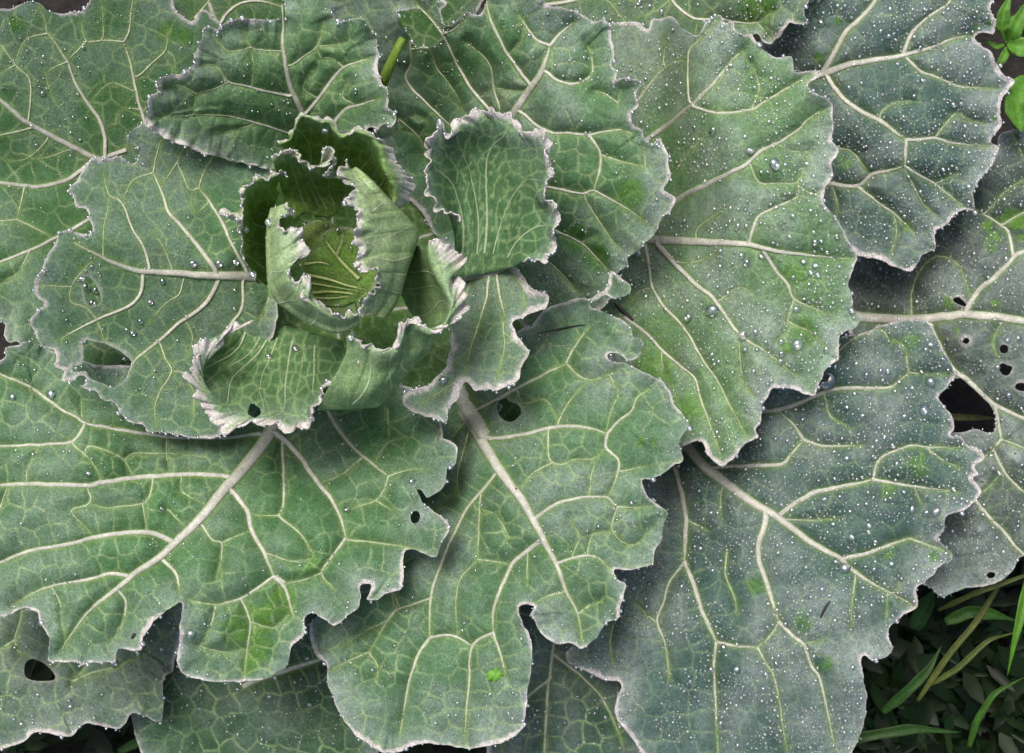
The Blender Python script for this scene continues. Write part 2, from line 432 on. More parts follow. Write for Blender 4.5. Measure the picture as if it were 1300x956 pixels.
# Listed from the top of the plant downwards: each leaf passes beneath those before it.
leaf('heart_leaf',
     "K 340,640 328,680 345,715 370,765 400,805 470,818 540,808 605,770 640,700 650,640 600,600 560,560 545,520 510,503 470,508 440,520 410,540 400,580 375,600 355,615",
     [("K 335,690 430,712 500,737 590,757", 6, 3), ("K 340,652 400,645 445,658", 5, 2.5), ("K 560,712 490,640 440,580 420,545", 6, 3), ("K 370,768 450,765 560,776", 5, 2.5),
      ("K 352,728 440,742 540,762", 4, 2), ("K 380,790 460,790 560,785", 4, 2), ("K 470,620 490,560 500,515", 4, 2), ("K 445,690 480,695 540,730", 2, 1.2)],
     [(385, 340, 62), (400, 320, 78), (420, 300, 82), (440, 290, 78), (455, 300, 78), (395, 370, 44), (430, 386, 20), (465, 374, 24), (478, 350, 46), (430, 345, 100), (450, 325, 100), (410, 345, 90), (440, 365, 74)],
     base=(0.235, 0.42, 0.075), bloom=0.05, ruffle=3, curl=2, dew=0.12, edge_dew=0.6, cell=16, net=0.25, pucker=1.5, margin=0.5, veincol=(0.52, 0.58, 0.24), frill=1.2, rs=14, zmap=(180, 0.85), h=1.25, place="the heart of the head")

leaf('heart_bud',
     "K 318,520 345,495 380,480 430,480 470,495 480,520 415,545 400,580 365,600 335,585",
     [("K 420,500 370,540 345,570", 3, 1.5)],
     [(385, 288, 42), (400, 300, 58), (410, 285, 48), (425, 290, 44), (392, 315, 50)],
     base=(0.36, 0.50, 0.14), bloom=0.05, ruffle=2, curl=1, dew=0.1, edge_dew=0.5, cell=14, net=0.15, pucker=0.8, margin=0.4, veincol=(0.36, 0.42, 0.16), frill=0.8, rs=14, zmap=(180, 0.85), h=1.25, place="the heart of the head")

leaf('inner_right',
     "E 470,250 540,240 600,228 655,215 668,240 690,270 715,300 772,322 774,338 755,370 715,388 672,402 650,420 665,450 690,485 705,515 690,545 678,590 660,615 600,640 560,635 530,642 500,612 480,640 465,672 442,690 432,740 400,735 340,715 300,690 286,660 310,640 360,625 400,595 440,540 450,440 465,350 468,285",
     [("E 474,268 540,258 600,245 658,226", 12, 6), ("E 575,262 562,350 540,420", 4.5, 2.5), ("E 600,250 612,340 625,388 620,412", 4.5, 2), ("E 520,265 492,345", 3, 1.5), ("E 640,235 685,300 688,370", 2.4, 1.2),
      ("E 540,420 520,480 490,590", 3, 1.5), ("E 620,412 625,500 600,600", 2.5, 1.2), ("E 490,590 420,640 350,680", 2.2, 1.2), ("E 625,450 670,480", 2, 1.2), ("E 520,480 460,560", 2, 1.2)],
     [(575, 355, 4), (600, 350, 14), (652, 338, 46), (697, 377, 84), (670, 390, 72), (650, 410, 66), (670, 440, 78), (665, 490, 78), (605, 495, 72), (590, 485, 68), (565, 533, 56), (515, 510, 40), (575, 430, 24), (620, 430, 44), (600, 390, 22), (545, 490, 34)],
     base=(0.056, 0.128, 0.054), bloom=0.3, ruffle=7, curl=6, dew=0.5, edge_dew=1.5, cell=22, pucker=3, net=0.5, mw=7, frill=2.0, rs=14, place="the curled leaf beside the head",
     label="lower half of the curled grey-green leaf beside the head")

leaf('upper_inner',
     "A 478,408 490,350 493,315 520,300 518,262 560,250 610,235 640,210 645,180 665,130 675,90 715,95 745,75 790,60 850,62 905,66 935,70 942,40 938,-12 1000,-30 1075,-20 1092,40 1115,72 1150,65 1188,58 1215,85 1238,125 1252,180 B 208,225 220,270 240,300 243,350 268,375 268,405 250,425 240,405 215,415 212,440 195,420 175,430 P 460,185 430,205 380,215 330,212 250,192 190,165",
     [("P 398,178 A 998,375 965,300 945,225 932,150 935,80 P 358,5", 9, 3.5), ("A 955,315 880,300 800,280 755,270 725,230 712,212", 4.5, 2), ("A 755,270 700,295 650,310 640,372", 2.8, 1.5),
      ("A 650,310 600,285 540,290", 2.2, 1.2), ("A 725,230 690,212 650,215", 2.2, 1.2), ("A 928,168 880,165 830,155 800,95", 3.2, 1.5), ("A 830,155 755,170 715,130", 2.5, 1.2),
      ("A 1008,372 1050,325 1095,265 1135,222 1180,205 1220,193", 5.5, 3), ("A 1135,222 1100,195 1060,190", 2.5, 1.3), ("A 960,215 1005,185 1045,155 1070,75", 3.5, 2),
      ("A 1045,155 1090,150 1135,140", 2.2, 1.2), ("A 1105,402 1140,360 1190,345 1252,325", 5, 3), ("A 985,445 900,420 830,400 750,382 640,378", 4.5, 2),
      ("A 850,405 790,425 730,440", 2, 1.2), ("A 830,290 835,230 830,160", 2, 1.2), ("A 1050,325 1000,290 1030,230", 2, 1.2), ("A 1180,345 1130,320 1150,260", 2, 1.2), ("A 640,378 560,385 500,395", 2, 1.2)],
     [(395, 190, -14), (378, 120, 12), (358, 20, 28), (200, 112, 30), (260, 40, 30), (300, 60, 28), (480, 60, 32), (490, 130, 42), (240, 165, 8), (430, 100, 22), (460, 170, 24), (300, 130, 12), (330, 90, 24), (360, -10, 28)],
     base=(0.066, 0.148, 0.054), bloom=0.26, ruffle=7, curl=5, dew=0.45, edge_dew=1.6, cell=25, mw=5.5, frill=1.6, rs=16, zmap=(20, 1.15), place="the fan-shaped leaf above the head")

leaf('left_inner',
     "A 300,525 350,523 400,514 430,540 458,520 452,488 420,470 435,430 465,412 500,412 530,430 560,415 580,395 600,378 615,400 640,405 665,410 690,435 720,460 750,470 770,448 788,450 785,470 815,470 820,510 850,525 885,550 P 345,225 352,280 352,345 350,420 322,470 D 745,740 728,790 650,796 580,786 540,776 490,776 470,755 420,742 395,710 375,680 340,670 310,640 270,626 292,606 280,590 258,592 235,608 203,607 215,575 180,560 190,530 180,505 150,496 125,470 100,420 110,390 150,355 130,340 110,300 120,270 140,240 155,190 185,150 A 195,765 240,765 300,772 298,725 285,690 255,685 240,650 222,632 250,600 270,565 293,532",
     [("D 860,266 800,262 700,258 600,252 500,248 440,240 380,220 320,190 270,165 240,148", 13, 4), ("A 808,888 770,820 735,740 690,665 655,622", 6, 3.5), ("A 655,622 670,575 700,520 725,488", 2.8, 1.4),
      ("A 655,622 625,625 600,570 585,535 605,490 628,450", 3, 1.4), ("A 708,888 650,810 590,740 555,700 540,650 505,570", 6.5, 4), ("A 505,570 515,515 532,455", 3, 1.5),
      ("A 505,570 440,595 400,665", 3, 1.6), ("A 585,535 555,580 535,605", 2.2, 1.2), ("A 492,882 475,820 440,760 400,665 360,645 340,570", 4.5, 2), ("A 567,882 545,830 510,770", 3, 1.5),
      ("A 340,838 340,760 355,690 360,645", 2.4, 1.4), ("D 800,288 800,340 790,380 760,420 728,468", 5.5, 3.5), ("D 716,282 690,335 650,375 590,415 530,470 480,510 445,540 422,588", 6.5, 3.5),
      ("D 606,272 590,320 545,355 490,415", 3.5, 1.6), ("D 470,260 465,310 440,350 390,375 320,405 250,440 193,472", 5.5, 2.5), ("D 320,405 285,365 235,345 235,300 260,255 310,205", 3, 1.5),
      ("D 235,296 170,292 118,290", 2.2, 1.2), ("D 525,478 545,530 565,575 530,640 510,690 515,765", 3.5, 2), ("D 610,405 635,460 622,525", 2.4, 1.2), ("D 320,405 338,455 345,480", 2.4, 1.2),
      ("D 892,310 870,370 852,405", 2.8, 1.5), ("D 565,575 602,582 640,650 635,722", 2.4, 1.3), ("D 800,375 855,405", 2.2, 1.2), ("A 690,665 640,700 630,640", 2, 1.2), ("A 735,740 790,700 800,640", 2.2, 1.2)],
     [(340, 352, -8), (270, 348, 26), (180, 342, 46), (100, 310, 52), (45, 385, 48), (60, 440, 44), (90, 245, 50), (115, 300, 50), (120, 200, 44), (240, 155, 44), (310, 185, 24), (330, 260, 8),
      (110, 480, 42), (80, 480, 44), (180, 540, 34), (270, 540, 24), (300, 450, 10), (230, 450, 30), (160, 390, 42), (220, 260, 34)],
     holes=["D 275,475 310,478 345,485 365,495 390,505 410,520 435,545 425,580 410,605 375,630 340,615 300,600 283,575 245,578 235,560 275,548",
            "D 275,270 295,265 315,290 330,320 330,350 300,360 285,345 275,300"],
     base=MIDG, bloom=0.26, ruffle=6, curl=4, dew=0.4, edge_dew=1.3, cell=27, fresh=[(103, 337, 6), (268, 190, 9), (308, 200, 14)], mw=4.5, frill=1.4, rs=17, zmap=(20, 1.1), place="the left leaf with the big hole",
     label="green leaf with one large eaten hole left of the head")

leaf('lower_left',
     "P -75,470 D 0,540 20,500 60,490 100,478 P 120,462 250,462 350,470 440,478 540,498 561,545 H 415,95 440,100 467,125 465,180 435,195 432,240 410,270 382,282 367,290 347,256 330,252 345,285 362,312 405,345 440,380 442,400 417,440 400,487 375,487 350,470 320,460 295,475 292,540 286,590 250,602 200,626 168,628 180,600 186,576 148,582 150,620 140,655 100,682 65,712 40,700 10,684 G 1035,672 1005,690 1005,740 965,780 945,850 920,865 870,890 800,900 700,898 640,887 600,866 585,830 590,780 595,720 602,640 580,645 550,660 510,700 470,760 465,792 430,797 400,790 385,800 380,832 345,836 300,836 265,847 250,831 165,834 160,800 160,750 130,700 125,670 90,655 60,660 20,680 0,682 P -75,800",
     [("P 372,515 G 905,50 870,110 800,200 740,265 680,340 610,410 560,460 510,500 450,535 400,580 350,620 290,670 230,750 200,797", 19, 3.5),
      ("G 855,82 750,95 650,95 550,90 480,80 400,68 330,55 280,45 250,25 D 200,700 120,640 60,610 0,585 P -60,450", 6, 3), ("G 748,222 650,215 550,218 450,225 350,240 290,250 200,248 100,245 0,250 P -60,618", 7, 5),
      ("G 566,436 500,408 400,408 300,425 200,450 100,465 0,505 P -60,735", 7, 3.5), ("G 422,549 360,542 300,560 180,580 120,600 40,650", 5.5, 2.2), ("G 170,585 200,640 205,700 215,760", 2.5, 1.2),
      ("G 392,600 415,635 405,700 370,770", 4, 1.8), ("G 546,505 580,540 592,592", 4.5, 3), ("G 280,48 240,105 150,115 0,120 P -60,565", 4, 3), ("G 245,120 300,170 335,232", 3, 1.5),
      ("G 290,252 300,290 285,315 235,335 300,408", 3, 1.6), ("G 505,228 495,280 470,310 400,320 350,325 300,310", 3.5, 1.6), ("G 470,310 485,402", 2.4, 1.2), ("G 300,120 400,160 437,218", 2.4, 1.4),
      ("G 555,330 605,380", 2.2, 1.2), ("G 600,270 672,312", 2.2, 1.2), ("G 440,145 550,145 610,140 650,100", 2.2, 1.2), ("G 550,145 560,205", 2.2, 1.2), ("G 272,42 268,-30", 2.8, 1.5),
      ("G 925,90 985,150 1040,230 1090,290 1125,360 1142,424", 8.5, 4.5), ("G 1142,424 1100,480 1060,540 1105,592", 4, 1.8), ("G 1060,540 1000,562 940,572", 2.5, 1.4), ("G 1142,430 1200,435 1300,447 H 330,460", 3.5, 1.8),
      ("G 932,110 935,200 935,320 920,350 970,390 1000,420 1035,480", 4.5, 2), ("G 920,350 840,350", 2.2, 1.2), ("G 772,278 815,335 830,400 870,470 905,552", 7, 5), ("G 905,552 940,590 968,680", 5, 3),
      ("G 905,552 850,590 790,625 710,645", 4, 3), ("G 795,625 825,700 815,800 805,890", 3.8, 2), ("G 712,645 700,700 672,765", 3.8, 1.6), ("G 712,645 620,630", 2.6, 1.4),
      ("G 668,385 700,430 730,440 730,490 713,555", 3.8, 1.6), ("G 730,440 815,403", 2.4, 1.3), ("E 20,690 H 40,0 80,70 130,130 190,180 242,220", 5.5, 3.5), ("H 242,220 300,200 365,195", 3, 1.4),
      ("H 242,220 230,260 200,300 110,330", 3.2, 1.8), ("H 200,300 255,332", 2.4, 1.2), ("H 155,160 90,215 25,240", 3, 1.4), ("H 190,180 240,110 300,95", 2.2, 1.2), ("H 240,0 245,100", 2.2, 1.2),
      ("G 825,700 900,720 950,680", 2, 1.2), ("G 870,470 960,500 1040,490", 2, 1.2), ("G 0,325 25,255", 3, 2), ("G 90,200 130,120", 2, 1.2), ("G 660,780 740,800 810,790", 2, 1.2)],
     [(355, 540, -58), (300, 615, -14), (230, 690, 8), (90, 810, 10), (0, 540, -4), (0, 700, 8), (480, 560, -30), (560, 600, 4), (540, 700, 8), (430, 780, 12), (280, 850, 14), (180, 500, -25), (-60, 620, 0),
      (230, 770, 22), (120, 600, 2), (420, 660, -4), (350, 770, 10)],
     holes=["H 320,340 335,332 348,350 340,372 322,375 315,358"],
     base=GREEN, bloom=0.22, ruffle=4, curl=3, dew=0.42, edge_dew=0.9, cell=32, pucker=4.5,
     fresh=[(320, 790, 30), (330, 820, 26), (352, 770, 24), (300, 800, 26), (360, 760, 18), (395, 720, 16), (402, 715, 10), (318, 845, 16)],
     place="the huge lower left leaf", label="huge lower left leaf with a thick pale midrib")

leaf('lower_middle',
     "E 905,338 938,318 955,308 970,272 978,246 1002,260 1040,290 1032,320 990,336 962,322 930,340 912,347 908,360 940,376 975,390 1012,405 1040,432 1048,462 1080,472 1083,500 1062,535 1030,537 1005,522 972,512 962,532 985,546 1030,550 1090,580 1140,603 1165,630 1190,690 1232,742 1232,765 1203,800 H 1208,130 1217,165 1180,187 1140,217 1110,232 1078,230 1085,265 1105,295 1150,325 1163,345 1147,380 1142,430 1122,470 1117,507 1070,522 1040,532 988,528 998,562 1027,580 1012,640 1002,692 960,702 930,750 880,786 840,772 800,772 760,752 730,712 714,672 726,650 700,642 673,650 680,690 705,740 718,780 712,850 705,892 P 668,905 655,935 600,950 540,944 490,956 445,925 H 45,920 40,850 20,822 0,800 P 395,790 450,730 480,640 540,580 550,520 575,465 630,445 660,420 E 720,420 760,370 830,342 880,330",
     [("P 578,485 E 480,650 520,720 560,790 H 490,0 550,100 590,170 640,240 690,310 740,400 770,460 800,520 830,600 865,670 882,755", 23, 3.2),
      ("H 595,97 700,80 780,60 850,55 920,65 965,80", 6, 4), ("H 965,80 1000,40 1045,5 E 1062,665 1105,632", 4, 1.8), ("H 965,80 960,125 1000,165 1000,205 985,250 965,290", 4, 2.4),
      ("H 738,350 800,310 870,292 960,288 1000,320 1100,322", 5, 2), ("H 802,507 850,490 900,480 940,495 968,522", 4.5, 2), ("H 870,672 910,645 945,632", 3, 1.5),
      ("H 770,68 770,150 785,175 820,180 860,165 920,162 958,128", 3, 1.8), ("H 785,175 720,210 688,248", 3, 1.8), ("H 905,285 910,230 925,165", 2.2, 1.4), ("H 1000,205 1095,185", 2.8, 1.4),
      ("H 995,328 980,390 1010,435 1060,445 1105,395", 3, 1.4), ("H 900,465 920,410 980,400", 2, 1.2), ("E 560,690 665,635 740,595 830,550", 5, 4), ("E 830,550 860,490 905,430", 4, 1.8),
      ("E 832,552 870,590 920,605 990,575", 3.5, 1.6), ("E 802,748 830,690 882,622", 3, 1.4), ("E 690,680 760,670 802,735", 2.4, 1.3), ("H 603,205 560,260 500,330 455,420 420,500 385,600 378,690 380,752", 4.5, 3.5),
      ("H 380,752 340,810 312,895 P 508,930", 4, 2.5), ("H 380,752 450,745 520,780", 4, 3), ("H 548,275 540,380 538,495", 3.5, 2.2), ("H 538,495 640,507", 2.6, 1.6), ("H 538,495 480,560 465,640 470,748", 2.4, 1.4),
      ("H 738,438 690,475 650,510 615,590 590,660 588,735", 6, 4), ("H 588,735 610,800 632,885", 4, 2.2), ("H 588,735 520,780 508,895 P 590,935", 4, 2.5), ("H 702,472 700,582", 3, 1.5), ("H 822,602 770,615 718,642", 3.5, 1.8),
      ("H 512,60 490,140 470,210 465,270 420,310", 3.5, 1.8), ("H 497,40 450,95", 2.6, 1.4), ("H 388,620 330,640 265,665 225,720 180,800", 3.8, 2.2), ("H 180,800 110,830 50,862", 3, 1.6), ("H 180,805 205,840 205,892", 2.6, 1.5),
      ("H 255,600 265,665", 2.6, 1.6), ("H 240,695 150,740 85,785", 2.8, 1.4), ("H 640,420 600,350 550,330", 2, 1.2), ("H 850,490 870,420 840,360", 2, 1.2), ("E 1000,640 980,700 960,770", 2, 1.2)],
     [(585, 500, -66), (625, 580, -16), (680, 660, 8), (735, 800, 6), (872, 545, 14), (800, 450, 6), (780, 350, -6), (840, 700, 10), (560, 750, -22), (480, 860, -30), (420, 800, -46), (640, 860, -8), (600, 940, -20), (480, 940, -35), (560, 600, -52),
      (770, 560, 14), (820, 620, 16), (800, 745, 8), (680, 480, -25)],
     holes=["E 600,682 625,660 640,675 670,685 680,715 650,742 620,735 605,712"],
     base=MIDG, bloom=0.34, ruffle=5, curl=4, dew=0.8, edge_dew=1.0, cell=28, pucker=4, fresh=[(470, 640, 12), (815, 560, 8), (830, 560, 7), (690, 700, 8), (515, 715, 12)],
     place="the lower middle leaf", label="broad grey-green leaf with a thick pale stalk below the head")

leaf('upper_middle',
     "P 425,-30 B 415,-5 412,40 425,80 450,82 480,60 500,35 520,50 545,50 562,20 570,-10 600,-25 720,-25 750,0 775,20 820,25 860,35 895,60 925,72 955,64 977,90 980,130 987,180 975,215 997,240 985,272 1015,258 1055,260 1073,275 1060,310 1066,350 1045,380 1045,410 1077,425 1085,462 1110,472 1142,453 1147,475 1162,500 1167,550 1175,590 1150,625 1190,650 1177,690 1145,722 1120,772 1090,802 1060,832 1030,852 1032,872 1010,892 E 990,270 975,335 930,385 870,410 760,440 690,430 P 640,380 560,305 530,262 505,240 480,180 450,100 425,40",
     [("B 540,500 640,395 665,360 700,310 740,250 765,190 775,150", 13, 7), ("B 775,150 810,110 855,72", 5, 2.5), ("B 775,150 730,130 700,90 672,50", 4.5, 2), ("B 712,278 670,225 630,170 600,110 575,50 565,5", 6, 3.5),
      ("B 600,390 560,340 520,295 480,230 440,150 420,110 380,60 335,15", 6, 3.5), ("B 420,110 460,95 500,50", 4, 2.2), ("B 612,365 590,290 580,220 550,180 500,140", 4, 1.8),
      ("B 768,240 800,265 840,275 880,270 915,240 910,180 900,150", 4.5, 2), ("B 688,375 735,415 790,438 830,438 905,445 950,435 1010,428 1045,440", 4.5, 2.5), ("B 905,445 940,500 940,560 920,627", 4, 3),
      ("B 940,510 1020,535 1092,550", 3.2, 1.8), ("B 700,600 785,620 840,630 890,640 920,628 980,660 1040,695 1088,732", 4.8, 2), ("B 890,642 910,690 950,750 990,805", 3.5, 1.8), ("B 740,735 805,765 880,800 920,840 968,892", 4, 2),
      ("B 880,800 930,775", 2.2, 1.2), ("B 1000,340 960,310 925,300", 2.4, 1.2), ("B 1000,345 1010,300", 2.2, 1.2), ("B 315,130 318,210 300,250 320,290 370,340 410,380 460,425", 4.5, 3), ("B 375,160 400,220 440,270 470,320 488,370", 3.2, 1.8),
      ("B 275,390 350,460 368,530", 3.5, 2), ("B 350,445 370,400 330,380", 2.4, 1.2), ("B 640,180 680,130 690,80", 2.2, 1.2), ("B 590,290 650,300 700,300", 2, 1.2), ("E 775,215 830,270 860,310", 3, 1.5), ("B 1090,550 1085,490", 2, 1.2)],
     [(600, 200, -66), (650, 150, -18), (700, 70, 10), (620, 20, 4), (780, 40, 8), (840, 200, 20), (835, 285, 10), (720, 250, -8), (750, 340, -40), (530, 100, -85), (540, 200, -130), (480, 20, -70), (790, 330, -20), (560, 60, -35), (500, 150, -120)],
     holes=["B 272,42 300,36 345,30 380,62 415,97 425,116 400,145 365,160 335,150 310,120 290,85"],
     base=GREEN, bloom=0.34, ruffle=5, curl=4, dew=0.85, edge_dew=1.4, cell=29, pucker=4, fresh=[(512, 30, 7), (520, 50, 7), (540, 60, 6), (757, 325, 20), (730, 300, 20), (800, 245, 25)],
     place="the leaf above and right of the head", label="large leaf right of the head top with an eaten hole at its upper corner")

leaf('right_leaf',
     "B 960,82 1010,72 1060,70 C 45,88 62,95 70,65 100,60 140,56 165,85 200,112 222,116 250,75 287,46 305,55 310,76 342,68 346,90 370,116 400,114 415,135 432,157 470,187 500,190 532,184 540,215 545,240 600,231 632,245 602,266 585,282 605,300 650,330 670,345 668,380 672,420 668,465 688,500 665,540 672,580 650,610 638,640 650,690 682,720 700,750 717,790 732,820 750,847 F 735,240 725,265 720,290 732,320 737,370 757,400 740,432 700,450 686,490 690,530 660,560 640,580 622,622 605,657 560,642 510,630 470,635 455,660 436,690 432,740 415,770 422,797 380,816 350,852 325,877 305,892 275,872 250,842 230,805 P 850,565 805,500 765,440 750,395 785,330 800,305 785,250 770,150 765,60",
     [("P 806,303 F 55,140 150,145 250,148 350,155 400,160 450,172 530,185 620,195 725,205", 13, 2.6), ("C 45,800 100,720 150,665 230,620 300,585 380,545 430,500 500,465 560,425 580,400 632,362", 9.5, 2.8),
      ("P 795,215 C 55,465 120,415 200,350 260,290 310,235 340,195 372,168", 8, 3), ("C 208,350 290,372 400,362 430,345 530,285 600,240", 4, 2.5), ("C 197,335 190,250 195,170 230,130 285,68", 4, 2),
      ("C 0,355 30,325 80,260 130,215 192,195", 4, 2.4), ("C 110,205 117,130", 2.4, 1.3), ("C 395,795 420,720 480,685 550,650 555,610", 4.5, 2.8), ("C 555,612 600,640 640,625", 2.6, 1.5), ("C 398,545 425,600 480,605 552,600 590,510", 3, 1.5),
      ("C 155,560 190,510 250,440", 2.4, 1.2), ("C 225,750 330,680", 2.8, 1.4), ("C 310,235 280,300", 2, 1.2), ("C 400,362 425,290 400,200", 2.2, 1.2), ("F 433,168 480,240 520,290 540,335 600,365 655,388", 5, 2),
      ("F 540,338 520,400 515,440 485,475", 3, 1.4), ("F 95,160 150,220 210,280 270,330 310,380 350,440 390,475 430,500 480,535 545,592", 8, 2.4), ("F 52,160 65,240 75,300 120,370 170,420 210,480 240,540 290,610 330,690 382,782", 4.8, 2.2),
      ("F -20,395 60,455 120,520 210,595 230,660 260,740 292,835", 4.8, 2.2), ("F 290,345 360,300 405,315", 3, 1.4), ("F 105,515 108,585", 2.4, 1.2), ("F 360,455 370,600 400,645", 2.6, 1.2), ("F 520,410 600,450 640,490", 2.4, 1.2),
      ("F 150,220 230,210 290,180", 2, 1.2), ("C 470,470 540,500 590,500", 2, 1.2), ("F 75,300 30,310 0,350", 2.4, 1.2)],
     [(800, 305, -62), (880, 307, -14), (1000, 325, 8), (1085, 325, -2), (900, 60, -2), (1040, 96, 10), (830, 40, -20), (930, 200, 10), (1055, 200, 8), (1030, 495, 2), (920, 585, -14), (850, 450, -46), (950, 450, -2), (1085, 410, 0), (990, 120, 4)],
     base=(0.084, 0.175, 0.064), bloom=0.42, ruffle=4, curl=3, dew=2.9, edge_dew=0.9, cell=28, pucker=4, net=0.5, fresh=[(1020, 420, 26), (1010, 350, 22), (830, 470, 40), (870, 520, 30), (1000, 440, 12)],
     place="the broad right leaf", label="broad pale green right leaf beaded with large clear drops")

leaf('head_floor',
     "P 330,200 420,180 520,190 600,240 660,330 700,450 690,570 610,580 540,510 440,480 380,440 330,380",
     [("P 430,430 425,350 420,250", 5, 3), ("P 450,400 540,390 620,400", 5, 3), ("P 470,330 540,300 600,280", 5, 3)],
     [(430, 310, -40), (345, 210, -40), (520, 220, -50), (520, 400, -60), (350, 400, -45), (620, 330, -70), (560, 470, -70), (660, 540, -85)],
     base=(0.05, 0.12, 0.02), bloom=0.05, ruffle=2, curl=0, dew=0.05, edge_dew=0, cell=22, margin=0, place="the bottom of the head", h=3.0)

leaf('top_edge',
     "P 680,-45 1030,-45 C 592,-12 573,30 582,77 550,80 522,70 515,92 490,126 465,147 440,142 410,112 P 930,85 880,72 800,60 720,40",
     [("B 740,20 775,12 830,5 900,-8", 5.5, 4), ("B 965,0 1005,50 1040,80", 3, 1.5), ("C 130,-15 155,20 200,55 225,62 300,62 350,72 420,75 470,35", 4.5, 2), ("C 420,75 450,110 470,140", 2.2, 1.2), ("B 1180,-10 1120,40 1060,60", 2.2, 1.2),
      ("C 225,62 215,110", 2.2, 1.2)],
     [(700, 0, -50), (850, 0, -30), (1000, 0, -25), (990, 45, -35), (900, 60, -50), (760, 40, -60)],
     base=(0.05, 0.12, 0.036), bloom=0.22, ruffle=4, curl=3, dew=1.8, edge_dew=0.9, cell=28, fresh=[(960, 12, 28), (975, 8, 14)], place="the leaf along the top edge")

leaf('upper_right',
     "P 975,-45 1150,-50 1262,-40 C 1205,-12 1188,30 1207,65 1203,95 1195,110 1145,114 1138,130 1160,152 1187,170 1202,200 1230,245 1268,265 1257,290 1225,330 1223,380 1228,410 1200,445 1188,470 1218,480 1212,505 1195,540 1165,580 1138,620 1133,650 1137,697 1110,690 1080,707 1060,720 1040,747 1010,760 1003,780 1008,822 965,840 945,872 925,892 890,887 860,877 830,857 P 1090,325 1060,300 1035,260 1015,180 990,110 965,50",
     [("P 1020,108 C 600,252 650,240 720,215 820,195 910,180 1000,155 1060,130 1120,116", 11, 3), ("C 630,248 665,190 710,110 760,60 810,0 P 1125,-30", 7.5, 4.5), ("C 903,175 930,110 980,60 1050,10 P 1225,-25", 5.5, 3),
      ("C 655,255 700,320 760,365 830,400 880,440 912,462", 7, 5.5), ("C 912,462 960,460 1005,455 1080,475 1205,482", 4.8, 2), ("C 1005,455 1040,410 1080,370 1110,390 1165,402", 3.4, 1.6), ("C 912,462 908,547", 4.5, 4),
      ("C 630,600 660,605 750,615 800,575 860,562 908,545", 6, 4.5), ("C 908,548 960,580 1010,610 1060,650 1105,685", 4.4, 2), ("C 752,615 810,660 870,705 935,765", 4.2, 2), ("C 905,555 960,660 1000,705", 2.6, 1.4),
      ("C 912,190 960,235 1000,250 1050,270 1090,285 1205,292", 4.2, 1.6), ("C 665,608 685,670 680,722", 3.4, 1.6), ("C 830,370 870,340 925,335", 2.6, 1.3), ("C 690,490 730,500 790,572", 2.8, 1.4), ("C 1010,605 1080,570", 2.4, 1.2), ("C 870,705 880,770 860,840", 2.2, 1.2)],
     [(1000, 108, -85), (1040, 95, -58), (1100, 80, -38), (1230, 45, -24), (1280, 102, -32), (1150, 175, -30), (1260, 185, -32), (1235, 260, -34), (1150, 335, -52), (1050, 250, -66), (1180, -20, -28), (1080, 0, -40)],
     base=BLUE, bloom=0.34, ruffle=3, curl=3, dew=5.6, edge_dew=1.6, cell=28, pucker=4.5, net=0.4, fresh=[(1240, 35, 7), (1255, 28, 6), (1237, 143, 5), (1263, 148, 6), (1150, 288, 9), (1072, 205, 12), (1040, 75, 9), (1065, 27, 7), (1038, 72, 7)],
     place="the dewy upper right leaf", label="blue-green upper right leaf thick with tiny dewdrops")

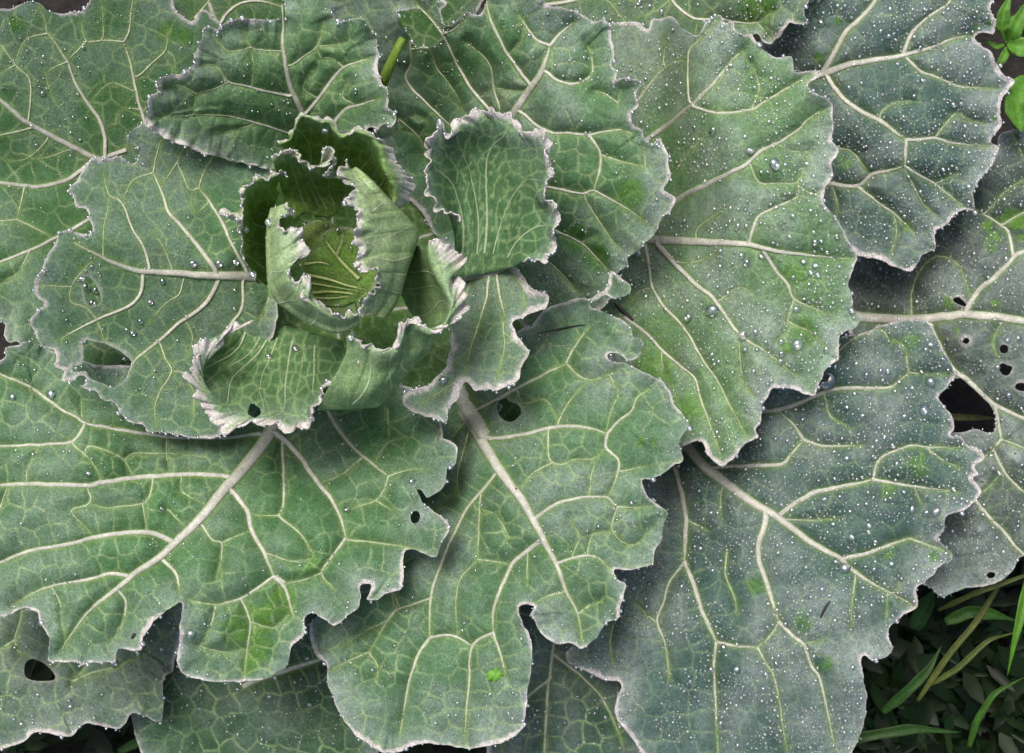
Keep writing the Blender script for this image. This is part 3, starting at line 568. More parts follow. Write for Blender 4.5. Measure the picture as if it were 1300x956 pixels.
leaf('lower_right',
     "F 770,450 820,426 870,414 900,410 960,404 992,425 1012,470 1042,520 1062,560 1072,590 1050,620 1018,660 1035,690 1062,720 1072,760 1055,787 1090,790 I 1112,118 1150,130 1168,165 1138,186 1152,215 1128,225 1150,250 1157,280 1130,311 1090,336 1050,345 1040,365 1036,400 1014,425 1040,455 1062,480 1056,502 1025,510 1000,546 970,572 945,590 947,650 905,676 860,715 853,740 863,790 840,816 800,827 775,814 765,830 772,900 P 1100,905 1085,950 1050,990 960,1010 850,990 805,940 780,905 H 1010,905 950,892 900,867 860,847 835,835 828,800 850,780 P 738,770 780,650 840,560 865,500 900,455 960,430 1040,430",
     [("P 855,548 I 190,120 250,190 320,245 400,305 480,350 540,395 600,440 690,490 740,535 800,575 860,605 940,650", 16, 3), ("I 505,338 560,300 620,270 700,255 800,232", 6.8, 5), ("I 800,232 870,242 950,255 1080,271", 4.6, 2),
      ("I 802,230 815,180 850,145 930,120 1000,125 1110,125", 4.2, 2), ("I 985,130 1030,165 1085,192", 3, 1.5), ("I 240,200 300,190 400,185 500,180 530,150 572,100", 6, 4.4), ("I 572,100 640,120 765,118", 4.2, 2),
      ("I 572,100 540,50 490,8", 4.2, 2.2), ("F 400,715 500,700 560,680 640,645 700,632 850,630 890,605 920,580", 6, 4), ("F 920,580 1000,585 1062,582", 3.2, 1.6), ("F 920,580 905,500 870,470", 2.6, 1.3), ("F 690,510 720,480 770,450 830,440 862,482", 3.8, 2),
      ("I 700,493 780,475 850,450 922,425", 5.8, 4), ("I 922,425 990,450 1055,472", 3.6, 1.8), ("I 870,606 892,570", 2.6, 1.3), ("I 448,335 445,380 425,440 425,490 450,570 490,700", 8, 5.5), ("I 490,700 540,750 575,780 600,850 630,900 P 1058,940", 5, 3),
      ("I 490,705 455,755 420,785", 3.6, 3), ("I 572,772 640,760", 2.4, 1.2), ("I 420,785 450,840 480,900 P 1000,960", 3.4, 2), ("I 148,185 170,270 185,350 183,430 180,500", 8, 6.5), ("I 180,500 210,580 240,670 285,767", 6, 5), ("I 285,767 278,830 280,900 P 912,970", 4, 2.4),
      ("I 285,767 350,780 420,785", 4, 3), ("I 180,505 130,570 110,640 90,700 115,770 130,890", 4, 2.4), ("I 90,700 70,690 20,640", 2.8, 1.5), ("I 190,365 250,395", 3.4, 2), ("I 320,470 315,545 345,620 352,675", 3.2, 1.6), ("I 300,270 300,345", 2.6, 1.2),
      ("I 745,545 735,620 730,722", 3.4, 1.8), ("I 850,605 845,685", 2.4, 1.2), ("I 515,362 600,365 680,360", 2.4, 1.2), ("I 940,260 960,310", 2, 1.2), ("F 640,645 660,720 720,760", 2.4, 1.2), ("H 985,710 975,770 985,830", 3, 1.6)],
     [(860, 560, -112), (900, 590, -80), (980, 650, -46), (1080, 720, -28), (1160, 765, -26), (1000, 460, -52), (1180, 450, -28), (1210, 500, -30), (1245, 580, -20), (1205, 690, -26), (900, 800, -48), (760, 860, -80), (1095, 870, -28), (780, 720, -95), (1040, 560, -42), (960, 1000, -60)],
     base=BLUE, bloom=0.34, ruffle=3, curl=3, dew=5.2, edge_dew=1.2, cell=29, pucker=4.5, net=0.4, fresh=[(1125, 620, 12), (1290, 620, 6), (1128, 705, 8), (1186, 706, 8), (1020, 790, 14), (1045, 845, 16), (960, 745, 14), (1165, 590, 20), (1157, 432, 16)],
     place="the dewy lower right leaf", label="dark blue-green lower right leaf covered in dew")

leaf('far_right',
     "P 1262,192 C 1213,470 1225,440 1250,428 1300,425 P 1390,150 1395,690 I 1320,480 1283,490 1270,522 1240,552 1200,572 1150,587 1100,592 1060,607 1035,624 1010,602 985,582 P 1165,735 1140,680 1120,600 1095,500 1078,430 1082,330 1110,290 1190,240",
     [("P 1085,402 F 770,398 850,402 950,405 1050,395 1100,388 1200,395 1300,410 P 1385,418", 13, 9), ("F 1105,385 1150,310 1210,260 1270,200 1300,180 P 1380,290", 7, 5), ("F 1265,195 1250,120 1220,92 1150,45 1100,30", 4.6, 2), ("F 1222,95 1300,50 P 1340,255", 3.6, 2),
      ("C 1180,695 1240,630 1300,590", 3, 1.5), ("F 985,410 1060,560 1110,600 1160,650 1210,690 1300,730 P 1380,560", 7, 5), ("F 1205,688 1215,750 1226,800", 4.6, 4), ("F 1226,800 1300,830 P 1350,590", 3.6, 2), ("F 1226,800 1180,850 1130,880", 4, 2),
      ("I 1198,130 1240,210 1300,270 P 1340,640", 4, 2), ("I 1140,300 1190,360 1240,410 1290,470 P 1340,730", 4.6, 3), ("F 930,395 935,290 1000,200 1080,220 1125,325", 3.6, 1.8), ("F 1240,395 1200,470 1210,520", 2.4, 1.2), ("C 1290,500 1260,440", 2, 1.2),
      ("I 1230,200 1180,260 1110,290", 2.4, 1.2)],
     [(1090, 403, -120), (1200, 402, -84), (1300, 405, -70), (1280, 180, -78), (1150, 310, -118), (1260, 600, -76), (1290, 700, -78), (1200, 745, -82), (1100, 500, -122), (1380, 400, -64), (1240, 480, -80)],
     holes=["F 990,640 1080,598 1105,605 1150,640 1190,690 1207,730 1202,772 1175,777 1140,766 1100,776 1070,777 1000,770",
            "F 1218,500 1228,487 1246,490 1249,508 1236,518 1222,515", "F 1216,560 1226,548 1246,556 1262,562 1252,586 1236,590 1220,578", "F 1267,628 1285,612 1304,620 1304,640 1285,640",
            "F 1094,474 1108,464 1122,474 1108,487", "F 1062,340 1085,330 1110,355 1112,364 1090,358", "I 1262,145 1270,137 1279,145 1270,153", "I 1229,178 1236,172 1242,182 1236,188", "I 1135,330 1145,323 1155,330 1145,338",
            "I 1150,240 1160,233 1168,240 1160,248", "I 1174,545 1190,535 1208,542 1200,555 1182,556", "I 1150,395 1156,390 1161,396 1155,400"],
     base=(0.042, 0.066, 0.054), bloom=0.36, ruffle=3, curl=3, dew=4.2, edge_dew=1.2, cell=28, pucker=4, net=0.35,
     fresh=[(1255, 285, 12), (1262, 300, 12), (1270, 280, 12), (1285, 276, 12), (1296, 285, 12), (1258, 315, 8), (1298, 300, 8), (1264, 385, 9), (1206, 384, 10), (1214, 418, 5), (1260, 432, 5)],
     place="the grey far right leaf", label="grey-green far right leaf riddled with black-rimmed holes")

leaf('upper_left',
     "P -75,15 A 0,32 40,28 70,15 100,3 130,10 165,37 200,44 235,40 270,36 290,12 330,-25 480,-35 560,-15 580,30 605,56 635,72 655,42 690,38 P 300,60 300,160 300,260 270,380 220,480 150,505 95,490 D 75,487 32,482 18,465 12,435 0,412 P -75,402",
     [("P 215,245 A 300,515 240,485 150,440 90,405 40,365 5,335 P -60,88", 9, 4.5), ("P 135,205 A 345,510 345,450 325,390 285,335 250,275 222,205 180,140 155,110 150,75 130,20", 6, 2), ("P 205,215 A 485,425 470,375 450,310 435,230 408,138", 6, 3.4),
      ("A 408,138 425,100 435,25 P 170,-10", 3.6, 2), ("A 408,138 335,132 285,135 265,70", 3.4, 1.8), ("A 285,135 225,197", 2.8, 2), ("A 335,132 340,60 335,0", 2.2, 1.2), ("A 453,252 500,210 545,165 555,105", 3.6, 1.8), ("A 545,165 575,190 580,235", 2.2, 1.2),
      ("A 92,400 100,330 95,260 50,215 0,150 P -50,30", 3.6, 2), ("A 50,215 0,240", 2.4, 1.4), ("A 155,110 85,132 48,210", 2.8, 1.6), ("A 218,205 155,240 165,300 185,340", 2.6, 1.2), ("P 160,190 A 300,535 270,560 220,595 150,612 85,615 0,603 P -60,225", 6, 4),
      ("A 108,420 50,435 0,445 P -50,180", 3.6, 2.4), ("A 82,615 70,670 55,725", 3, 2.4), ("A 55,725 0,730 P -40,285", 3, 2), ("A 55,725 110,750 178,787", 3.2, 2), ("P 150,255 A 250,750 180,785 100,825 0,865 P -50,350", 4.8, 3.5),
      ("A 440,300 380,275 345,285 300,335", 2.4, 1.2), ("A 480,365 400,360 380,410", 2.2, 1.2), ("A 160,450 140,480 80,525 20,530", 2.2, 1.2), ("A 240,490 150,520 100,520", 2.2, 1.2), ("A 100,825 60,900 20,920", 2.4, 1.4)],
     [(210, 240, -62), (130, 195, -28), (0, 125, -6), (100, 40, -20), (230, 20, -40), (260, 100, -46), (60, 300, -18), (0, 430, -30), (-60, 200, -8), (60, 430, -34)],
     base=(0.044, 0.120, 0.036), bloom=0.22, ruffle=4, curl=4, dew=0.5, edge_dew=1.3, cell=33, pucker=5, fresh=[(215, 40, 18), (235, 45, 12), (20, 30, 14)], place="the upper left leaf", label="large dark green upper left leaf with swollen blisters between veins")

leaf('top_back',
     "P 205,-50 600,-50 592,40 570,90 500,130 470,140 400,90 330,70 260,62 225,25",
     [("A 640,60 690,0 720,-40", 3, 2), ("A 690,10 705,50 722,80 745,45 790,12 860,2 930,22", 5, 3), ("A 1105,20 1150,0", 3, 2), ("P 480,130 455,60 430,10 400,-40", 5, 3), ("P 462,80 490,50 500,20", 3, 1.5)],
     [(230, 0, -80), (350, 10, -80), (450, 60, -95), (300, 60, -95), (480, 0, -90)],
     base=(0.048, 0.12, 0.03), bloom=0.2, ruffle=4, curl=2, dew=0.3, edge_dew=0.8, cell=26, place="the leaf behind the top leaves")

leaf('bottom_left',
     "P -75,740 130,735 230,755 232,800 G 582,810 572,862 540,890 P 205,915 170,905 150,925 110,918 90,935 45,930 20,945 -75,950",
     [("P 150,745 G 300,780 280,850 240,892", 4, 2), ("G 75,640 70,680 50,760 60,800 90,812", 3, 1.5), ("G 240,897 300,870 380,850 470,810", 3, 1.6), ("G 540,880 575,860", 3, 2), ("G 50,760 0,790 P -50,850", 3, 2)],
     [(-60, 800, -110), (60, 760, -118), (100, 840, -100), (230, 850, -110), (20, 860, -92), (200, 770, -122)],
     holes=["G 80,860 86,834 108,822 146,838 174,866 182,890 140,896 90,888"],
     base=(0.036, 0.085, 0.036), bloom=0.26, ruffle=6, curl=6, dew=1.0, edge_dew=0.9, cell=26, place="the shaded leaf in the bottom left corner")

leaf('bottom_shade',
     "P 180,800 300,770 420,750 470,860 480,960 440,1010 330,1020 220,1000 170,930",
     [("G 800,915 840,895 930,865 1060,825 P 440,825", 7, 4)], [(300, 850, -128), (420, 800, -135), (440, 890, -135), (360, 900, -126), (200, 980, -130), (400, 1000, -135)],
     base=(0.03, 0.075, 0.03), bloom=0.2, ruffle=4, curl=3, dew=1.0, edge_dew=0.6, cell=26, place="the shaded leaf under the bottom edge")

leaf('bottom_gap',
     "P 620,740 730,690 800,760 830,880 800,980 720,1010 640,1000 610,900",
     [("P 700,720 705,800 695,880 690,990", 5, 3), ("P 702,830 760,880 790,940", 4, 2), ("P 700,860 655,900 635,950", 4, 2)], [(650, 760, -135), (760, 760, -150), (700, 880, -128), (680, 820, -128), (700, 1000, -130)],
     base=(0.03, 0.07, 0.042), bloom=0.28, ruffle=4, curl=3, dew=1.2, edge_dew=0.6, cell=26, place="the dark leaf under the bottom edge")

# ------------------------------------------------------------------ ground
gx, gy = np.meshgrid(np.linspace(-0.9, 0.9, 140), np.linspace(-0.75, 0.75, 120))
gz = (fbm(gx * 1000, gy * 1000, 60, 91, 4) - 0.5) * 0.035 + (fbm(gx * 1000, gy * 1000, 14, 95, 2) - 0.5) * 0.012
idx = np.arange(gx.size).reshape(gx.shape)
q = np.stack([idx[:-1, :-1], idx[:-1, 1:], idx[1:, 1:], idx[1:, :-1]], -1).reshape(-1, 4)
ground = add_obj("ground", make_mesh("ground", np.stack([gx, gy, gz - 0.01], -1).reshape(-1, 3), q), M_SOIL, kind="structure")

# ------------------------------------------------------------------ the cabbage
plant = bpy.data.objects.new("cabbage_plant", None)
col.objects.link(plant)
plant.location = (float((430 - CX) * S), float(-(310 - CY) * S), 0)
plant["label"] = "leafy green cabbage with a frilled open head, wet with dew"
plant["category"] = "cabbage"
bpy.context.view_layer.update()
PINV = plant.matrix_world.inverted()


def as_child(o):
    o.parent = plant
    o.matrix_parent_inverse = PINV


# coarse map of the space left under the leaves already placed
RX = np.arange(-100, 1420, 5.0); RY = np.arange(-80, 1100, 5.0)
RGX, RGY = np.meshgrid(RX, RY)
CEIL = np.full(RGX.shape, 1e4)


def relax(c, k=0.55, it=60):
    for s_ in range(it):
        p = np.pad(c, 1, mode='edge')
        n1 = np.minimum(np.minimum(p[:-2, 1:-1], p[2:, 1:-1]), np.minimum(p[1:-1, :-2], p[1:-1, 2:])) + k * 5
        n2 = np.minimum(np.minimum(p[:-2, :-2], p[2:, 2:]), np.minimum(p[:-2, 2:], p[2:, :-2])) + k * 7.07
        c = np.minimum(c, np.minimum(n1, n2))
    return c


def bil(arr, x0, y0, h, x, y):
    fx = np.clip((x - x0) / h, 0, arr.shape[1] - 1.001); fy = np.clip((y - y0) / h, 0, arr.shape[0] - 1.001)
    ix = fx.astype(int); iy = fy.astype(int); fx = fx - ix; fy = fy - iy
    return (arr[iy, ix] * (1 - fx) + arr[iy, ix + 1] * fx) * (1 - fy) + (arr[iy + 1, ix] * (1 - fx) + arr[iy + 1, ix + 1] * fx) * fy


def sstep(a, b, x):
    t = np.clip((x - a) / (b - a), 0, 1)
    return t * t * (3 - 2 * t)


def mix(c, tgt, f):
    return c + (tgt - c) * np.clip(f, 0, 1)[..., None]


def vein_mesh(line, w0, w1, zf, vc, bc):
    p = smooth_line(line, 4.0)
    if len(p) > 3:       # natural small wander
        L = np.cumsum(np.r_[0, np.hypot(*np.diff(p, axis=0).T)])
        p = p + normals2(p, False) * ((vnoise(L / 14, L * 0 + w0 * 7 + p[0, 0], 3) - 0.5) * 1.6 * np.sin(np.linspace(0, np.pi, len(p))))[:, None]
    n = normals2(p, False)
    t = np.linspace(0, 1, len(p))
    if w0 < 4:
        w0, w1 = w0 * 0.86, w1 * 0.72
    else:
        w0, w1 = w0 * 1.12, w1 * 1.05
    wd = w0 + (w1 - w0) * t ** 0.8
    wd *= np.where(t > 0.72, 1 - 0.7 * ((t - 0.72) / 0.28) ** 1.5, 1)
    K = 7
    th = np.linspace(0, np.pi, K)
    z0 = zf(p[:, 0], p[:, 1])
    z0 = np.convolve(np.pad(z0, 2, mode='edge'), np.ones(5) / 5, 'valid') * 0.5 + z0 * 0.5
    V = []; C = []
    for j in range(K):
        o = np.cos(th[j]) * wd / 2; hh = np.sin(th[j]) ** 0.8 * ((0.3 if w0 > 8 else 0.2) * wd + 0.3) - 0.34
        x = p[:, 0] + n[:, 0] * o; y = p[:, 1] + n[:, 1] * o
        V.append(to_world(x, y, z0 + hh))
        e = abs(np.cos(th[j])) ** 3
        tip = (0.85 * sstep(0.45, 1.0, t) if w1 < 2.6 else 0.35 * sstep(0.5, 1.0, t))[:, None]
        vcc = vc * 0.9 + NET * 0.1 if w0 > 5 else (vc * 0.78 + NET * 0.22 if w0 > 3.2 else vc * 0.5 + NET * 0.5)
        ec = vcc * (1 - 0.75 * e) + (HALO * 0.6 + bc * 0.4) * 0.75 * e
        C.append((ec * (1 - tip) + (NET * 0.75 + bc * 0.25) * tip) * (0.92 + 0.16 * vnoise(x / 9, y / 9, 4))[:, None])
    V = np.stack(V, 1); C = np.stack(C, 1)
    ids = np.arange(len(p) * K).reshape(len(p), K)
    qd = np.stack([ids[:-1, :-1], ids[:-1, 1:], ids[1:, 1:], ids[1:, :-1]], -1).reshape(-1, 4)
    return V.reshape(-1, 3), qd, C.reshape(-1, 3)


def resample(p, n):
    L = np.r_[0, np.cumsum(np.linalg.norm(np.diff(p[:, :2], axis=0), axis=1))]
    t = np.linspace(0, L[-1], n)
    return np.stack([np.interp(t, L, p[:, i]) for i in range(3)], 1)


def cat(P, v):
    """Catmull-Rom across rows P (r, n, 3) at parameters v in 0..1"""
    r = len(P)
    out = []
    for x in v * (r - 1):
        i = min(int(x), r - 2); t = x - i
        p1, p2 = P[i], P[i + 1]
        p0 = P[i - 1] if i > 0 else 2 * p1 - p2
        p3 = P[i + 2] if i + 2 < r else 2 * p2 - p1
        out.append(0.5 * (2 * p1 + (p2 - p0) * t + (2 * p0 - 5 * p1 + 4 * p2 - p3) * t ** 2 + (3 * p1 - p0 - 3 * p2 + p3) * t ** 3))
    return np.stack(out)


def worley_edge(x, y, cell, seed):
    gi, gj = np.floor(x / cell), np.floor(y / cell)
    d1 = np.full(x.shape, 1e9); d2 = np.full(x.shape, 1e9); p1 = np.zeros(x.shape + (2,)); p2 = np.zeros(x.shape + (2,))
    for a_ in (-1, 0, 1):
        for b_ in (-1, 0, 1):
            sx_ = (gi + a_ + 0.15 + 0.7 * hash2(gi + a_, gj + b_, seed)) * cell; sy_ = (gj + b_ + 0.15 + 0.7 * hash2(gi + a_, gj + b_, seed + 77)) * cell
            d = (x - sx_) ** 2 + (y - sy_) ** 2
            q_ = np.stack([sx_, sy_], -1)
            m1_ = d < d1; m2_ = (~m1_) & (d < d2)
            d2 = np.where(m1_, d1, np.where(m2_, d, d2)); p2 = np.where(m1_[..., None], p1, np.where(m2_[..., None], q_, p2))
            d1 = np.where(m1_, d, d1); p1 = np.where(m1_[..., None], q_, p1)
    return np.abs(d2 - d1) / (2 * np.maximum(np.hypot(*(p2 - p1).T), 1e-3))


LOFT_EDGE = []      # rim beads
LOFT_PTS = []
LOFT_MASK = np.zeros(RGX.shape, bool)
for LO in LOFTS:
    N, MR = 300, 64
    rows = []
    for (st_, zz_) in LO['rows']:
        p = pts(st_)
        if len(zz_) != len(p):
            zz_ = np.interp(np.linspace(0, 1, len(p)), np.linspace(0, 1, len(zz_)), zz_)
        p = np.c_[p, np.array(zz_, float) * 1.45]
        rows.append(resample(p, N))
    P = np.stack(rows)
    for r_ in range(len(P) - 1):             # inner rows run smoother than the rim
        for _ in range(14):
            P[r_, 1:-1] = (P[r_, :-2] + 2 * P[r_, 1:-1] + P[r_, 2:]) / 4
    for _ in range(2):
        P[-1, 1:-1] = (P[-1, :-2] + 2 * P[-1, 1:-1] + P[-1, 2:]) / 4
    v = np.linspace(0, 1, MR) ** 0.85
    G = cat(P, v)
    u = np.arange(N)
    seed = LO['seed']
    # frill: growing towards the rim, folds of several sizes
    tx = np.gradient(P[-1], axis=0); tx /= np.maximum(np.linalg.norm(tx, axis=1), 1e-6)[:, None]
    nx = np.stack([-tx[:, 1], tx[:, 0], np.zeros(N)], 1)
    arc = np.r_[0, np.cumsum(np.linalg.norm(np.diff(P[-1][:, :2], axis=0), axis=1))]
    f1 = (vnoise(arc / 7.5, arc * 0 + seed, seed) - 0.5) * 2; f2 = (vnoise(arc / 8.5, arc * 0 + 4.4, seed + 3) - 0.5) * 2; f3 = (vnoise(arc / 3.2, arc * 0 + 9.4, seed + 5) - 0.5) * 2
    rel = np.linspace(0, 1, MR)
    gw = sstep(0.72, 1.0, rel)[:, None]
    fr = LO['frill']
    f4 = (vnoise(arc / 5.0, arc * 0 + 2.4, seed + 15) - 0.5) * 2
    gw2 = sstep(0.86, 1.0, rel)[:, None]
    G[:, :, :2] += (gw * (f1 * fr * 0.9 + f3 * 1.0) + gw2 * f4 * fr * 0.8)[..., None] * nx[None, :, :2]
    G[:, :, 2] += gw * (f2 * fr * 2.0 + f3 * 1.0) + gw2 * f1 * fr * 1.6
    # gentle swelling between the ribs
    ribs = np.array(LO['ribs'])
    ud = np.abs((u / (N - 1))[:, None] - ribs[None]).min(1) * arc[-1]
    bul = (1 - np.exp(-ud / 5.0)) * 2.6 + (vnoise(u / 17.0, u * 0.0 + 2, seed + 8) - 0.5) * 4
    G[:, :, 2] += (np.sin(np.pi * np.clip(rel, 0, 1)) ** 0.7)[:, None] * bul[None]
    RIM_X, RIM_V = G[..., 0], rel
    gx_, gy_, gz_ = G[..., 0].ravel(), G[..., 1].ravel(), G[..., 2].ravel()
    V = to_world(gx_, gy_, gz_)
    ids = np.arange(MR * N).reshape(MR, N)
    qd = np.stack([ids[:-1, :-1], ids[:-1, 1:], ids[1:, 1:], ids[1:, :-1]], -1).reshape(-1, 4)
    for hp in LO['holes']:
        hp = ragged(hp, 0.8, seed)
        cxq, cyq = gx_[qd].mean(1), gy_[qd].mean(1)
        _, _, _, ih, _ = seg_dist(cxq, cyq, hp)
        lowq = np.repeat(rel, N)[qd[:, 0]] > 0.2
        qd = qd[~(ih & lowq)]
    c = np.tile(LO['base'], (MR * N, 1)) * (0.8 + 0.4 * fbm(gx_, gy_, 22, seed + 20, 3))[:, None]
    relf = np.repeat(rel, N)
    c = mix(c, BLOOM * 1.05, LO['bloom'] * sstep(0.35, 0.95, relf) * (0.3 + 0.9 * fbm(gx_, gy_, 26, seed + 22, 2)))
    # fine parallel veinlets fanning up the leaf
    uu = np.tile(u / (N - 1), MR)
    wv = uu * arc[-1] / 6.5 + (fbm(gx_, gy_, 20, seed + 25, 2) - 0.5) * 2.0
    wid = np.linalg.norm(P[-1] - P[0], axis=1).mean()
    E = worley_edge(gx_ + (fbm(gx_, gy_, 12, seed + 35, 2) - 0.5) * 7, gy_ + (fbm(gx_, gy_, 12, seed + 36, 2) - 0.5) * 7, 17.0, seed)
    c = mix(c, NET * 1.0 + LO['base'] * 0.35, 0.8 * np.exp(-(E / 1.25) ** 2) * (0.5 + 0.5 * fbm(gx_, gy_, 30, seed + 37, 2)))
    c = mix(c, NET, 0.07 * np.exp(-((wv - np.round(wv)) / 0.12) ** 2) * (1 - 0.6 * relf))
    c = mix(c, HALO * 1.2, 0.5 * np.exp(-np.tile(ud, MR) / 1.6))
    rw = LO['rimw'] * (0.35 + 1.1 * fbm(gx_, gy_, 14, seed + 27, 2))
    c = mix(c, LO['rim'], 0.85 * sstep(1 - rw, 1 - rw * 0.25, relf))
    me = make_mesh("leaf", V, qd, None, c)
    o = add_obj("leaf", me, M_LEAF); as_child(o)
    sm = o.modifiers.new("thickness", 'SOLIDIFY'); sm.thickness = 1.3 * S; sm.offset = 0.0
    for ri, ru in enumerate(LO['ribs']):
        k0 = int(ru * (N - 1)); n_ = MR
        sl = (N * 0.035 * np.sin(rel * 3.0 + 1.7 * ri) + N * 0.02 * np.sin(rel * 7 + ri)).astype(int)
        idx_ = np.clip(k0 + sl, 1, N - 2)
        ln3 = np.stack([G[i, idx_[i]] for i in range(4, MR - 5)])
        w0 = 3.8 if ri % 2 == 0 else 2.5
        m_ = len(ln3); tt = np.linspace(0, 1, m_); rad = 0.5 * w0 * (1 - 0.62 * tt)
        dv = np.gradient(ln3, axis=0); dv /= np.maximum(np.linalg.norm(dv, axis=1), 1e-6)[:, None]
        cu = np.stack([G[i, idx_[i] + 1] - G[i, idx_[i] - 1] for i in range(4, MR - 5)]); cu /= np.maximum(np.linalg.norm(cu, axis=1), 1e-6)[:, None]
        nr = np.cross(dv, cu)
        VV_ = []; 
        for j in range(8):
            a_ = 2 * math.pi * j / 8
            q3 = ln3 + cu * (math.cos(a_) * rad)[:, None] + nr * (math.sin(a_) * (rad * 0.5 + 0.7))[:, None]
            VV_.append(to_world(q3[:, 0], q3[:, 1], q3[:, 2]))
        VV_ = np.stack(VV_, 1)
        ii_ = np.arange(m_ * 8).reshape(m_, 8)
        qq_ = np.stack([ii_[:-1], np.roll(ii_, -1, 1)[:-1], np.roll(ii_, -1, 1)[1:], ii_[1:]], -1).reshape(-1, 4)
        cc_ = np.repeat(((np.array((0.40, 0.44, 0.30)) * 0.75 + LO['base'] * 0.35) * (1 - 0.45 * tt[:, None]) + LO['base'] * 0.5 * tt[:, None]), 8, 0)
        nm = "midrib" if ri == len(LO['ribs']) // 2 else "vein"
        ov = add_obj(nm, make_mesh(nm, VV_.reshape(-1, 3), qq_, None, cc_), M_VEIN); ov.parent = o
    for r_, rv_ in ((MR - 1, 0.5), (MR - 4, 0.16)):
        for k2 in np.nonzero(rng.random(N) < rv_ * 0.5)[0]:
            LOFT_EDGE.append((G[r_, k2, 0], G[r_, k2, 1], G[r_, k2, 2], LO['place']))
    LOFT_PTS.append(np.stack([gx_, gy_, gz_], 1))
    ci = np.clip(((gx_ - RX[0]) / 5).round().astype(int), 0, len(RX) - 1); cj = np.clip(((gy_ - RY[0]) / 5).round().astype(int), 0, len(RY) - 1)
    LOFT_MASK[cj, ci] = True
    low = relf > 0.12
    np.minimum.at(CEIL, (cj[low], ci[low]), gz_[low])
CEIL = relax(CEIL, 0.9, 30)
CSM = CEIL
LOFT_PTS = np.concatenate(LOFT_PTS)

